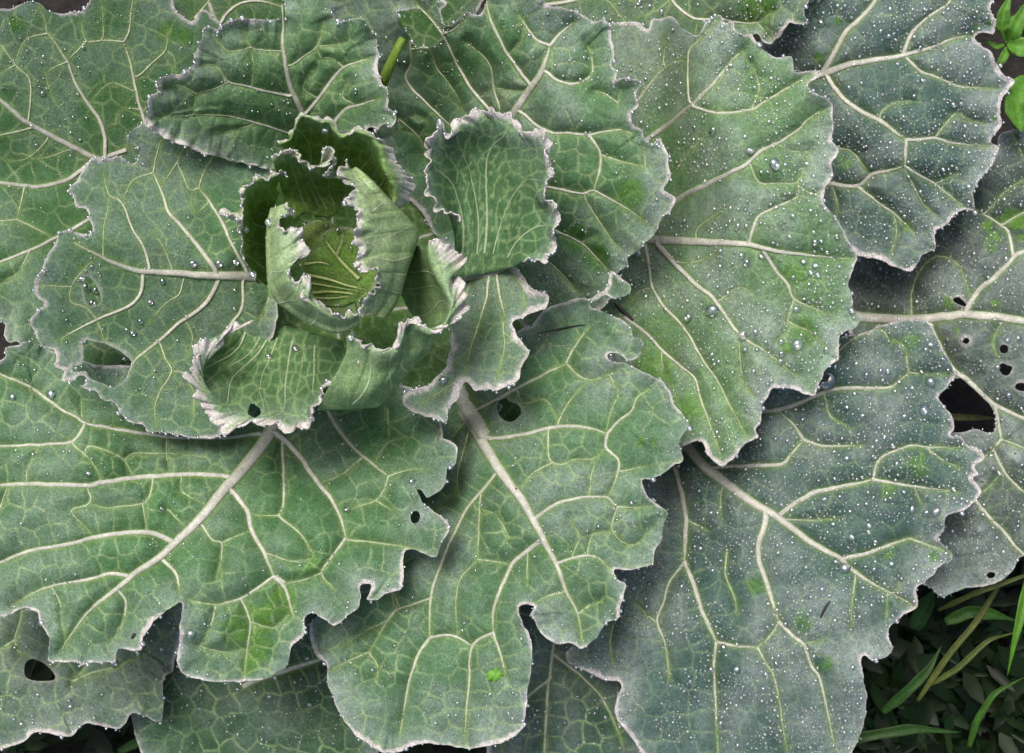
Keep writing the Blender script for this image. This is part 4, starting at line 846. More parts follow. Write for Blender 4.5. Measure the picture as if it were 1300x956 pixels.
SURF = {}
for li, LF in enumerate(LEAVES):
    h = LF['h']
    seed = 100 + 13 * li
    ring = ragged(LF['outline'], LF['amp'], seed, LF['frill'])
    rings = [ring] + [ragged(hh, 0.35 * LF['amp'], seed + 3 + i) for i, hh in enumerate(LF['holes'])]
    x0, y0 = np.floor(ring.min(0) - 6); x1, y1 = np.ceil(ring.max(0) + 6)
    xs = np.arange(x0, x1 + h, h); ys = np.arange(y0, y1 + h, h)
    X, Y = np.meshgrid(xs, ys)
    fx, fy = X.ravel(), Y.ravel()
    D = np.full(fx.size, 1e9); NX = np.zeros(fx.size); NY = np.zeros(fx.size); IN = np.zeros(fx.size, bool); TT = np.zeros(fx.size)
    for i, r_ in enumerate(rings):
        d, nx, ny, ins, tt = seg_dist(fx, fy, r_)
        m_ = d < D
        D[m_] = d[m_]; NX[m_] = nx[m_]; NY[m_] = ny[m_]; TT[m_] = tt[m_] + 10 * i
        IN = ins if i == 0 else IN & ~ins
    din = np.where(IN, D, 0.0)
    # ---- veins: distance field
    VD = np.full(fx.size, 60.0)
    vlines = []
    for vi, (s_, w0, w1) in enumerate(LF['veins']):
        ln = pts(s_)
        if vi > 0 and vlines and not LF['key'].startswith('heart'):
            for end in (0, -1):
                best = None
                for (l2, a2, b2) in vlines:
                    sl2 = smooth_line(l2, 4.0)
                    dd = np.hypot(sl2[:, 0] - ln[end, 0], sl2[:, 1] - ln[end, 1]); m2 = int(dd.argmin())
                    lim_ = (26 if end == 0 else 9)
                    if 1.0 < dd[m2] < lim_ and (best is None or dd[m2] < best[0]):
                        best = (dd[m2], sl2[m2])
                if best is not None:
                    ln = np.vstack([best[1][None], ln]) if end == 0 else np.vstack([ln, best[1][None]])
        vlines.append((ln, w0, w1))
        sl = smooth_line(ln, 6.0)
        bb = (fx > sl[:, 0].min() - 32) & (fx < sl[:, 0].max() + 32) & (fy > sl[:, 1].min() - 32) & (fy < sl[:, 1].max() + 32)
        k = np.nonzero(bb)[0]
        if len(k) == 0:
            continue
        d, _, _, _, tt = seg_dist(fx[k], fy[k], sl, closed=False)
        d = d - 0.5 * (w0 + (w1 - w0) * tt)
        VD[k] = np.minimum(VD[k], d)
    VD = np.maximum(VD, 0)
    # ---- finer net: cells that meet the traced veins at right angles
    cell = LF['cell']
    seeds = []
    for ln, w0, w1 in vlines:
        sl = smooth_line(ln, cell * 0.8)
        nn = normals2(sl, False)
        for q_, n_ in zip(sl, nn):
            o = cell * (0.42 + 0.1 * rng.random())
            j = rng.normal(0, 1.5, 2)
            seeds.append(q_ + n_ * o + j); seeds.append(q_ - n_ * o + j)
    seeds = [s_ for s_ in seeds]
    kept = []
    grid = {}
    def try_add(p_, md):
        c = (int(p_[0] // cell), int(p_[1] // cell))
        for a_ in (-1, 0, 1):
            for b_ in (-1, 0, 1):
                for o_ in grid.get((c[0] + a_, c[1] + b_), ()):
                    if (o_[0] - p_[0]) ** 2 + (o_[1] - p_[1]) ** 2 < md * md:
                        return
        grid.setdefault(c, []).append(p_); kept.append(p_)
    for s_ in seeds:
        try_add(s_, cell * 0.5)
    cand = np.stack([rng.uniform(x0, x1, 6000), rng.uniform(y0, y1, 6000)], 1)
    for s_ in cand:
        try_add(s_, cell * 0.78)
    SD = np.array(kept)
    k = np.nonzero(IN | (D < 3 * h))[0]
    E = np.full(fx.size, 30.0)
    wx = fx + (fbm(fx, fy, 16, seed + 1, 2) - 0.5) * 7; wy = fy + (fbm(fx, fy, 16, seed + 2, 2) - 0.5) * 7
    for s_ in range(0, len(k), 4000):
        kk = k[s_:s_ + 4000]
        d2 = (wx[kk, None] - SD[:, 0]) ** 2 + (wy[kk, None] - SD[:, 1]) ** 2
        i2 = np.argpartition(d2, 1, axis=1)[:, :2]
        r = np.arange(len(kk))
        da = d2[r, i2[:, 0]]; db = d2[r, i2[:, 1]]
        sep = np.hypot(SD[i2[:, 0], 0] - SD[i2[:, 1], 0], SD[i2[:, 0], 1] - SD[i2[:, 1], 1])
        E[kk] = np.abs(db - da) / (2 * np.maximum(sep, 1e-3))
    netvar = sstep(0.25, 0.6, fbm(fx, fy, 40, seed + 7, 2))
    netline = np.exp(-(E / 1.15) ** 2) * (0.3 + 0.7 * netvar)
    # ---- height
    Z = mq_fit(LF['ctrl'])(fx, fy)
    Z = (LF['zmap'][0] + (Z - LF['zmap'][0]) * LF['zmap'][1]) * ZS
    if not LF['key'].startswith('heart'):
        Z = Z - 105 * np.exp(-(np.hypot(fx - 440, fy - 320) / 205.0) ** 2)
    ew = np.exp(-din / 16.0)
    Z = Z + LF['curl'] * np.exp(-din / (2.2 * LF['mw']))
    Z = Z + 1.5 * LF['ruffle'] * np.exp(-din / 38.0) * ((fbm(NX, NY, 62, seed + 8, 1) - 0.5) * 2.6)
    Z = Z + 1.35 * LF['ruffle'] * ew * ((fbm(NX, NY, LF['rs'], seed + 9, 2) - 0.5) * 2.6)
    Z = Z + (fbm(fx, fy, 95, seed + 11, 2) - 0.5) * LF.get('wave', 22) + (fbm(fx, fy, 34, seed + 12, 2) - 0.5) * 6.5
    Z = Z + 2.9 * LF['pucker'] * (1 - np.exp(-VD / 13.0)) * (0.6 + 0.8 * fbm(fx, fy, 50, seed + 15, 2)) + 0.36 * LF['pucker'] * (0.3 + 0.7 * netvar) * (1 - np.exp(-E / 4.5))
    Z2 = Z.reshape(X.shape)
    # ---- keep below the leaves above
    lim = bil(CSM, RX[0], RY[0], 5.0, fx, fy) - 9.0
    over = fbm(fx, fy, 60, 5, 1) * 4
    Zc = np.where(Z > lim - over - 12, 0, 1)
    kk_ = 10.0
    Z = -kk_ * np.logaddexp(-Z / kk_, -np.minimum(lim, 900) / kk_)
    Z = np.minimum(Z, lim)
    Z = np.maximum(Z, GROUND + 22)
    Z2 = Z.reshape(X.shape)
    # ---- update the space map
    ci = np.nonzero((RGX.ravel() > x0) & (RGX.ravel() < x1) & (RGY.ravel() > y0) & (RGY.ravel() < y1))[0]
    ii = np.clip(((RGX.ravel()[ci] - x0) / h).round().astype(int), 0, X.shape[1] - 1)
    jj = np.clip(((RGY.ravel()[ci] - y0) / h).round().astype(int), 0, X.shape[0] - 1)
    flat = jj * X.shape[1] + ii
    okc = IN[flat] | (D[flat] < 4)
    cc = CEIL.ravel().copy()
    cc[ci[okc]] = np.minimum(cc[ci[okc]], Z[flat[okc]])
    CEIL = relax(cc.reshape(CEIL.shape))
    CSM = CEIL
    for _ in range(3):
        pp = np.pad(CSM, 1, mode='edge')
        CSM = (pp[:-2, 1:-1] + pp[2:, 1:-1] + pp[1:-1, :-2] + pp[1:-1, 2:] + 2 * CSM) / 6
    # ---- mesh
    INg = IN.reshape(X.shape)
    quad_any = (INg[:-1, :-1].astype(int) + INg[:-1, 1:] + INg[1:, 1:] + INg[1:, :-1]) >= 1
    ids = np.arange(X.size).reshape(X.shape)
    qd = np.stack([ids[:-1, :-1], ids[1:, :-1], ids[1:, 1:], ids[:-1, 1:]], -1)[quad_any]
    used = np.unique(qd)
    remap = np.full(X.size, -1); remap[used] = np.arange(len(used))
    qd = remap[qd]
    vx = np.where(IN[used], fx[used], NX[used]); vy = np.where(IN[used], fy[used], NY[used])
    vz = bil(Z2, x0, y0, h, vx, vy)
    # ---- colour of the blade itself
    ux, uy = vx, vy
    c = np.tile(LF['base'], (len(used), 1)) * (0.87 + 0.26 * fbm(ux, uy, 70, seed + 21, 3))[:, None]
    # rubbed places where the fresh green shows
    for (bx_, by_, br_) in LF['fresh']:
        dd = np.hypot(ux - bx_, uy - by_) + (fbm(ux, uy, 9, seed + 31, 2) - 0.5) * br_ * 1.6
        c = mix(c, FRESH * 1.15, (0.92 if LF['key'] == 'far_right' else 0.62) * sstep(br_ * 1.1, br_ * 0.35, dd))
    du = din[used]
    bl = LF['bloom'] * 0.9 * (0.2 + 1.1 * sstep(0.32, 0.72, fbm(ux, uy, 70, seed + 41, 4))) + 0.40 * np.exp(-du / 12.0) * LF['margin'] * (0.4 + fbm(ux, uy, 18, seed + 43, 2))
    bl = bl * (0.75 + 0.5 * fbm(ux, uy, 5, seed + 44, 2))
    for (bx_, by_, br_) in LF['fresh']:
        bl = bl * (1 - 0.92 * sstep(br_ * 1.1, br_ * 0.5, np.hypot(ux - bx_, uy - by_)))
    c = mix(c, BLOOM, np.minimum(bl, 0.75))
    c = mix(c, NET, 1.0 * LF['net'] * netline[used])
    c = mix(c, HALO, 0.65 * np.exp(-VD[used] / 1.8) + 0.14 * np.exp(-VD[used] / 7))
    hole = TT[used] >= 10
    mg = LF['margin'] * np.where(hole, 0.35, 1.0) * sstep(LF['mw'] * 1.05, LF['mw'] * 0.2, du + (fbm(ux, uy, 6, seed + 51, 2) - 0.5) * LF['mw'] + 2.6 * LF['mw'] * (fbm(ux, uy, 45, seed + 52, 2) - 0.42))
    c = mix(c, MARGIN, 0.74 * mg)
    V = to_world(vx, vy, vz)
    # underside on a coarser grid, and a rim all round, half a millimetre thick
    TH = 1.2
    ed = np.concatenate([qd[:, [0, 1]], qd[:, [1, 2]], qd[:, [2, 3]], qd[:, [3, 0]]])
    ek = np.sort(ed, 1); ek = ek[:, 0].astype(np.int64) * len(used) + ek[:, 1]
    uq, inv, cnt = np.unique(ek, return_inverse=True, return_counts=True)
    be = ed[cnt[inv] == 1]
    bvs = np.unique(be); bmap = np.full(len(used), -1); bmap[bvs] = np.arange(len(bvs)) + len(used)
    Vrim = to_world(vx[bvs], vy[bvs], vz[bvs] - TH)
    q_rim = np.stack([be[:, 1], be[:, 0], bmap[be[:, 0]], bmap[be[:, 1]]], 1)
    st = 4
    cin = INg[::st, ::st]; cx_, cy_ = X[::st, ::st], Y[::st, ::st]
    cq = cin[:-1, :-1] & cin[:-1, 1:] & cin[1:, 1:] & cin[1:, :-1]
    cid = np.arange(cx_.size).reshape(cx_.shape)
    q_low = np.stack([cid[:-1, :-1], cid[:-1, 1:], cid[1:, 1:], cid[1:, :-1]], -1)[cq]
    if len(q_low):
        lu = np.unique(q_low); lm = np.full(cx_.size, -1); lm[lu] = np.arange(len(lu)) + len(used) + len(bvs)
        q_low = lm[q_low]
        Vlow = to_world(cx_.ravel()[lu], cy_.ravel()[lu], Z2[::st, ::st].ravel()[lu] - TH - 0.8)
        clow = np.tile(PALE_UNDER, (len(lu), 1))
    else:
        q_low = np.zeros((0, 4), int); Vlow = np.zeros((0, 3)); clow = np.zeros((0, 3))
    me = make_mesh("leaf", np.concatenate([V, Vrim, Vlow]), np.concatenate([qd, q_rim, q_low]), None, np.concatenate([c, c[bvs], clow]))
    o = add_obj("leaf", me, M_LEAF)
    as_child(o)
    if LF['label']:
        o["label"] = LF['label']
    zf = (lambda Zg, a, b, hh_: (lambda x, y: bil(Zg, a, b, hh_, np.asarray(x, float), np.asarray(y, float))))(Z2, x0, y0, h)
    for vi, (ln, w0, w1) in enumerate(vlines):
        v_, q_, c_ = vein_mesh(ln, w0, w1, zf, LF['veincol'], LF['base'])
        nm = "midrib" if vi == 0 else "vein"
        ov = add_obj(nm, make_mesh(nm, v_, q_, None, c_), M_VEIN)
        ov.parent = o
    SURF[LF['key']] = dict(zf=zf, IN=INg, D=D.reshape(X.shape), x0=x0, y0=y0, h=h, rings=rings, LF=LF, obj=o)

# young stalk standing in the gap above the head
def stem_mesh(line3, r0, r1, colr, seg=10):
    p = np.asarray(line3, float)
    V = []; C = []
    n = len(p)
    for i in range(n):
        t = i / (n - 1)
        d = p[min(i + 1, n - 1)] - p[max(i - 1, 0)]; d /= np.linalg.norm(d)
        a = np.cross(d, (0.3, 0.2, 1)); a /= np.linalg.norm(a); b = np.cross(d, a)
        r = r0 + (r1 - r0) * t
        for j in range(seg):
            th = 2 * math.pi * j / seg
            q_ = p[i] + (a * math.cos(th) + b * math.sin(th)) * r
            V.append(q_); C.append(np.array(colr) * (0.85 + 0.3 * random.random()))
    V = np.array(V)
    W = to_world(V[:, 0], V[:, 1], V[:, 2])
    Q = [(i * seg + j, i * seg + (j + 1) % seg, (i + 1) * seg + (j + 1) % seg, (i + 1) * seg + j) for i in range(n - 1) for j in range(seg)]
    T = [(0, (j + 1) % seg, j) for j in range(1, seg - 1)] + [((n - 1) * seg, (n - 1) * seg + j, (n - 1) * seg + j + 1) for j in range(1, seg - 1)]
    return W, Q, T, np.array(C)


W, Q, T, C = stem_mesh([(482, 116, 0), (487, 102, 24), (493, 88, 40), (499, 74, 50), (505, 61, 54), (509, 53, 55), (511, 49, 54)], 7.5, 5.0, (0.15, 0.24, 0.035))
o = add_obj("leaf_stalk", make_mesh("leaf_stalk", W, Q, T, C), M_WEED); as_child(o)
o["label"] = "short yellow-green young stalk poking up between two leaves"
W, Q, T, C = stem_mesh([(430, 320, -420), (432, 318, -370), (430, 312, -320), (430, 310, -270)], 26, 22, (0.16, 0.2, 0.09), 16)
o = add_obj("stem", make_mesh("stem", W, Q, T, C), M_VEIN); as_child(o)

# ------------------------------------------------------------------ water
def dome(segs, rings_, full=0.62):
    """bead: most of a sphere, flattened, standing on its cut"""
    V = [(0, 0, 1.0)]
    for i in range(1, rings_ + 1):
        a = math.pi * full * i / rings_
        for j in range(segs):
            b = 2 * math.pi * (j + 0.5 * (i % 2)) / segs
            V.append((math.sin(a) * math.cos(b), math.sin(a) * math.sin(b), math.cos(a)))
    T = [(0, 1 + j, 1 + (j + 1) % segs) for j in range(segs)]
    Q = []
    for i in range(rings_ - 1):
        for j in range(segs):
            a0 = 1 + i * segs + j; a1 = 1 + i * segs + (j + 1) % segs
            Q.append((a0, a0 + segs, a1 + segs, a1))
    V = np.array(V)
    last = 1 + (rings_ - 1) * segs
    V = np.vstack([V, [[0, 0, math.cos(math.pi * full)]]])
    T += [(len(V) - 1, last + (j + 1) % segs, last + j) for j in range(segs)]
    V[:, 2] -= math.cos(math.pi * full)
    V[:, 2] *= 0.8
    return V, Q, T


def inside_leaf(s, x, y):
    j = int(round((y - s['y0']) / s['h'])); i = int(round((x - s['x0']) / s['h']))
    return 0 <= j < s['IN'].shape[0] and 0 <= i < s['IN'].shape[1] and bool(s['IN'][j, i])


ORDER = list(SURF.keys())


def top_leaf(x, y):
    for k_ in ORDER:
        if inside_leaf(SURF[k_], x, y):
            return k_
    return None


def loft_top(x, y, tol=3.5):
    d = np.hypot(LOFT_PTS[:, 0] - x, LOFT_PTS[:, 1] - y)
    k = np.nonzero(d < tol)[0]
    return None if len(k) == 0 else float(LOFT_PTS[k, 2].max())


def covered(x, y):
    i = int(round((x - RX[0]) / 5)); j = int(round((y - RY[0]) / 5))
    return bool(LOFT_MASK[min(max(j, 0), LOFT_MASK.shape[0] - 1), min(max(i, 0), LOFT_MASK.shape[1] - 1)])


def spot(k_, x, y):
    r_ = SURF[k_]['rings'][0]
    a = np.maximum(r_.min(0), (0, 0)); b = np.minimum(r_.max(0), (1300, 900))
    u, v = (x - a[0]) / (b[0] - a[0]), (y - a[1]) / (b[1] - a[1])
    return ("top", "middle", "bottom")[min(2, max(0, int(v * 3)))] + (" left", "", " right")[min(2, max(0, int(u * 3)))]


# large drops, one by one
BIG = [
    (904.6, 394, 9, "largest clear drop below the midrib of the broad right leaf"), (943, 426, 7, "clear drop on the lower side vein of the broad right leaf"),
    (1011.5, 437, 7.5, "round greenish drop near the lower right corner of the broad right leaf"), (874, 403, 6, "clear drop just left of the largest drop on the right leaf"),
    (982.7, 208.5, 7.5, "round yellow-green drop near the upper edge of the broad right leaf"), (905.8, 166, 6, "bright green drop, largest of three on the upper right leaf half"),
    (952, 191.5, 5.5, "clear drop touching the long upper vein of the right leaf"), (1051, 483, 12, "big bluish drop hanging at the corner of the right leaf"),
    (1072, 722, 8, "round clear drop beside the midrib of the lower right leaf"), (1181, 485, 7, "clear drop beside the dark hole of the far right leaf"),
    (1173, 521, 6, "bright drop left of the dark hole at the far right"), (159.6, 457.7, 7, "clear drop on the rim of the large eaten hole"),
    (109.6, 364.6, 6, "largest drop in the small hole of the left leaf"), (1042, 29, 6, "pale drop alone near the top of the upper right leaf"),
    (563, 482.7, 7, "clear drop on the folded edge of the curled leaf"), (657.7, 157.7, 6, "clear drop beside the pale midrib above the curled leaf"),
    (775, 452.7, 7, "frosty drop in the notch of the lower middle leaf"), (341, 452.7, 5, "left drop of two inside the cup leaf"), (375, 443, 5.5, "right drop of two inside the cup leaf"),
    (413, 166, 6, "clear drop on the frilled top rim of the head"), (439.6, 648, 5, "lone drop on a side vein of the huge lower left leaf"),
    (65.4, 500, 6, "dark clear drop on the lower left leaf below the eaten leaf edge"), (242, 804.6, 6, "clear drop in the deep notch of the lower left leaf"),
    (634, 517, 5, "clear drop beside the dark hole below the curled leaf"), (523, 611.5, 5, "clear drop at the torn right edge of the lower left leaf"),
    (810, 322, 6, "clear drop hanging under the tip of the upper middle leaf"), (861.5, 591, 5.5, "clear drop under the right corner of the lower middle leaf"),
    (792, 737, 5, "clear drop in the side notch of the lower middle leaf"), (144, 842, 5.5, "clear drop hanging from the bottom left leaf edge"), (175, 828, 5, "clear drop just right of another under the bottom left leaf edge"),
    (445, 429, 5, "clear drop on the pointed tip of the cup leaf"), (558.5, 154.6, 4.5, "clear drop on the thin upright tip of the curled leaf"),
    (1090, 330, 4.5, "clear drop at the outer tip of the broad right leaf midrib"), (935.4, 849.6, 5, "clear drop near the lower edge, right of two on the dark leaf"), (919, 822, 5, "dark-rimmed drop at a vein fork of the lower right leaf"),
]
MED = """914,177,4.5 997,209.6,4.5 1024,208,4 928,82.7,4 1011,393,5.5 941.5,325,5 948,333.5,5 914,338.5,5 966,325.8,4 1020,332.7,4.5 1035,337.7,4.5 1038,349,4 1029,346,4 992,449,4.5 992,434,5 1049,444,4.5 946,444,4.5
1034.6,307.7,4.5 1100,476,4.5 1181,438,4.5 1203,470,4 1138.5,589,4.5 1109,579.6,4 1157.7,645.8,5 1176,651,4.5 1189.6,649,6 1057.7,666,4 1081,681.5,4.5 1111,688,4.5 1103,667,4 1131.5,716,4 1171.5,103,4.5 1078,111.5,4.5 1168,60.8,3.5
1099,186.5,3.5 121,369,5 104,354,4 117,384.6,4.5 245,334.6,5 277.7,334.6,5 298,333.5,5 206.5,357,4 177.7,408,4 168,423,4 161,419,3.5 191,384,3.5 321,349,5 16,504,4.5 112,601,3.5 277,42,4 452,114.6,4 54,119,4 341,282,4.5 415,287,3.5
429,291.6,3.5 437,258,3.5 313,291.6,4.5 299,334,4 848,647,3.5 917,593,4 882,162,4 835,184,3.5 946,174,3.5 855,38,4 812,3,4 953,73,3.5 1230,257,4 1265,60,3.5 1118,40,3.5 1174,12,3.5 1130,12,3.5 1021,380,3.5 1060,466,4 905,400,3.5 887,327,3.5
961,444,3.5 1062,300,3.5 1002,300,3 1147,625,3.5 1060,608,4 1123,555,3.5 1069,557,3.5 1100,640,3.5 1085,500,3.5 1075,517,4 1095,528,4 1118,470,3.5 1127,471,4 1142,485,4 1136,497,3.5 1020,520,3.5 1075,582,4 1102,626,3.5 985,842,3.5
1010,520,3.5 980,530,3.5 1000,560,3.5 930,335,3 900,350,3"""
dropV, dropQ, dropT = dome(20, 9)
drop_mesh = make_mesh("dewdrop", dropV, dropQ, dropT)
drop_mesh.materials.append(M_DROP)
placed = {}


def claim(x, y, r):
    c = (int(x // 14), int(y // 14))
    for a_ in (-1, 0, 1):
        for b_ in (-1, 0, 1):
            for (ox, oy, orr) in placed.get((c[0] + a_, c[1] + b_), ()):
                if (ox - x) ** 2 + (oy - y) ** 2 < (orr + r) ** 2 * 0.95:
                    return False
    placed.setdefault(c, []).append((x, y, r))
    return True


def slope(zf, x, y, e=3.0):
    return (float(zf(x + e, y) - zf(x - e, y)) / (2 * e), float(zf(x, y + e) - zf(x, y - e)) / (2 * e))


def put_drop(x, y, r, label, group=None):
    k_ = None
    zl = loft_top(x, y) if 280 < x < 610 and 140 < y < 530 else None
    if zl is not None:
        o = bpy.data.objects.new("dewdrop", drop_mesh); col.objects.link(o)
        o.location = to_world(x, y, zl + 0.3); o.scale = (r * S * 0.95, r * S, r * S * 0.95)
        o["label"] = label; o["category"] = "dewdrop"
        if group:
            o["group"] = group
        return
    for dx, dy in ((0, 0), (r, 0), (-r, 0), (0, r), (0, -r), (1.5 * r, 0), (-1.5 * r, 0), (0, 1.5 * r), (0, -1.5 * r)):
        k_ = top_leaf(x + dx, y + dy)
        if k_:
            break
    if not k_:
        return
    zf = SURF[k_]['zf']
    z = float(zf(x + dx, y + dy)) + 0.3
    o = bpy.data.objects.new("dewdrop", drop_mesh)
    col.objects.link(o)
    o.location = to_world(x, y, z)
    sx, sy = slope(zf, x + dx, y + dy)
    o.rotation_euler = (math.atan(max(-.8, min(.8, sy))) * -1.0 * -1.0, -math.atan(max(-.8, min(.8, sx))), random.uniform(0, 6.28))
    a_ = random.uniform(0.9, 1.1)
    o.scale = (r * S * a_, r * S / a_, r * S * random.uniform(0.85, 1.0))
    o["label"] = label; o["category"] = "dewdrop"
    if group:
        o["group"] = group
    placed.setdefault((int(x // 14), int(y // 14)), []).append((x, y, r))


for (x, y, r, lb) in BIG:
    put_drop(x, y, r, lb)
for t in MED.split():
    x, y, r = map(float, t.split(','))
    k_ = top_leaf(x, y)
    if 280 < x < 560 and 140 < y < 470 and loft_top(x, y) is not None:
        put_drop(x, y, r, "small clear dewdrop on the frilled rim of the head", "dewdrops on the head")
    elif k_:
        pl = SURF[k_]['LF']['place']
        put_drop(x, y, r, "small clear dewdrop, %s of %s" % (spot(k_, x, y), pl), "dewdrops on " + pl)

# fine dew: scattered beads
beads = []     # x, y, r, key
for k_ in ORDER:
    s = SURF[k_]; LF = s['LF']
    dn = LF['dew']
    ring = s['rings'][0]
    xa, ya = np.maximum(ring.min(0), (-25, -25)); xb, yb = np.minimum(ring.max(0), (1325, 960))
    n = int((xb - xa) * (yb - ya) * dn / 44.0)
    X_ = rng.uniform(xa, xb, n); Y_ = rng.uniform(ya, yb, n)
    cl = fbm(X_, Y_, 34, 400 + ORDER.index(k_), 3)
    thr = 0.53 if dn < 0.9 else (0.46 if dn < 4 else 0.38)
    keep = cl > thr + rng.normal(0, 0.035, n)
    if dn > 2:
        R_ = np.exp(rng.normal(math.log(1.25), 0.46, n)).clip(0.75, 3.8)
    elif dn > 0.9:
        R_ = np.exp(rng.normal(math.log(1.25), 0.46, n)).clip(0.75, 3.8)
    else:
        R_ = np.exp(rng.normal(math.log(1.15), 0.40, n)).clip(0.75, 3.0)
    if dn > 0.9:
        big_ = rng.random(n) < (0.22 if dn > 2 else 0.16)
        R_ = np.where(big_ & (rng.random(n) < 0.75), np.exp(rng.normal(math.log(2.1), 0.36, n)).clip(1.4, 4.6), R_)
    for x, y, r in zip(X_[keep], Y_[keep], R_[keep]):
        if inside_leaf(s, x, y) and not covered(x, y) and top_leaf(x, y) == k_ and claim(x, y, r):
            beads.append((x, y, r, k_, 0))
    # beads strung along the margin
    ed = LF['edge_dew']
    if ed > 0:
        for ri, rg_ in enumerate(s['rings']):
            if ri > 0 and len(rg_) < 30:
                continue
            q_ = rg_[rng.random(len(rg_)) < min(1.0, 0.30 * ed)]
            for (x, y) in q_:
                if x < -25 or x > 1325 or y < -25 or y > 960:
                    continue
                if covered(x, y):
                    continue
                tl = top_leaf(x, y)
                if tl is not None and ORDER.index(tl) < ORDER.index(k_):
                    continue
                r = float(np.exp(rng.normal(math.log(1.45), 0.40)).clip(0.9, 3.6)) * (1.0 + 0.12 * min(ed, 1.6))
                jx, jy = rng.normal(0, 1.3, 2)
                if claim(x + jx, y + jy, r * 0.8):
                    beads.append((x + jx, y + jy, r, k_, 1))
beads.sort(key=lambda b: -b[2])
n_single = 300 - len([o for o in col.objects if o.name.startswith("dewdrop")])
EDGE_NOTE = {0: "tiny dewdrop", 1: "tiny edge dewdrop"}
small_drop = make_mesh("small_dewdrop", *dome(12, 5)); small_drop.materials.append(M_DEW)
for b in beads[:max(0, n_single)]:
    x, y, r, k_, e = b
    o = bpy.data.objects.new("dewdrop", small_drop); col.objects.link(o)
    z = float(SURF[k_]['zf'](x, y))
    o.location = to_world(x, y, z - 0.1 * r); o.scale = (r * S, r * S, r * S)
    pl = SURF[k_]['LF']['place']
    o["label"] = "%s, %s of %s" % (EDGE_NOTE[e], spot(k_, x, y), pl); o["category"] = "dewdrop"; o["group"] = ("edge " if e else "tiny ") + "dewdrops of " + pl
rest = [(b[0], b[1], float(SURF[b[3]]['zf'](b[0], b[1])), b[2]) for b in beads[max(0, n_single):]]
le = [(a, b, c_, float(np.clip(np.exp(rng.normal(math.log(1.35), 0.35)), 0.9, 3.0))) for a, b, c_, _ in LOFT_EDGE]
rest = np.array(rest + le)
bV, bQ, bT, nv_ = [], [], [], 0
for (sg, rg_, sel) in ((6, 2, rest[:, 3] < 1.6), (9, 4, rest[:, 3] >= 1.6)):
    arr = rest[sel]
    bv, bq, bt = dome(sg, rg_)
    cen = to_world(arr[:, 0], arr[:, 1], arr[:, 2] - 0.12 * arr[:, 3])
    bV.append((cen[:, None, :] + bv[None] * (arr[:, 3] * S)[:, None, None]).reshape(-1, 3))
    off = (np.arange(len(arr)) * len(bv))[:, None, None] + nv_
    bQ.append((np.array(bq)[None] + off).reshape(-1, 4)); bT.append((np.array(bt)[None] + off).reshape(-1, 3))
    nv_ += len(arr) * len(bv)
fine = add_obj("fine_dew", make_mesh("fine_dew", np.concatenate(bV), np.concatenate(bQ), np.concatenate(bT)), M_DEW,
               kind="stuff", label="fine mist of tiny dew beads over the leaves", category="dew")

# ------------------------------------------------------------------ small litter on the leaves
def sliver(name, line, wmax, label, key=None, colr=None, mat=M_DARK, lift=1.6):
    p = smooth_line(np.array(line, float), 2.0)
    W, Q, T, C = None, None, None, None
    zs = []
    for (x, y) in p:
        kk = top_leaf(x, y) or key
        zs.append(float(SURF[kk]['zf'](x, y)) + lift)
    zs = np.maximum(np.array(zs), np.median(zs) - 2)
    n = len(p); seg = 8
    t = np.linspace(0, 1, n)
    rr = wmax * 0.5 * np.sqrt(np.clip(np.sin(np.pi * (0.06 + 0.88 * t)), 0.05, 1))
    nn = normals2(p, False)
    V = []
    for j in range(seg):
        th = 2 * math.pi * j / seg
        V.append(to_world(p[:, 0] + nn[:, 0] * np.cos(th) * rr, p[:, 1] + nn[:, 1] * np.cos(th) * rr, zs + np.sin(th) * rr * 0.8))
    V = np.stack(V, 1)
    ids = np.arange(n * seg).reshape(n, seg)
    Q = np.stack([ids[:-1], np.roll(ids, -1, 1)[:-1], np.roll(ids, -1, 1)[1:], ids[1:]], -1).reshape(-1, 4)
    T = [(0, j + 1, j) for j in range(1, seg - 1)] + [(ids[-1, 0], ids[-1, j], ids[-1, j + 1]) for j in range(1, seg - 1)]
    o = add_obj(name, make_mesh(name, V.reshape(-1, 3), Q, T), mat, label=label, category=name.replace('_', ' '))
    return o


sliver("dry_needle", pts("I 628,688 640,662 650,645 660,632"), 3.4, "short black dry needle lying on the lower right leaf")
sliver("seed_husk", pts("H 655,255 663,262 668,270"), 3.2, "tiny black husk on the thick midrib below the head")
sliver("thin_twig", pts("E 735,450 790,440 840,430 870,424 893,422"), 2.6, "thin black twig lying beside the curled leaf")
sliver("seed_husk", pts("G 434,756 440,746 447,738"), 3.8, "black seed husk near the notch of the lower left leaf")
sliver("brown_fleck", pts("E 990,352 1010,372 1035,392 1050,408"), 5.0, "dark brown rotten fleck under the lobe of the lower middle leaf")
sliver("brown_fleck", pts("D 822,250 838,262 852,280"), 6.0, "dark wet fleck at the base of the left leaf midrib")
M_FRAG = simple_mat("fresh_leaf_bit", (0.09, 0.24, 0.02), 0.65, 300.0, 0.35)
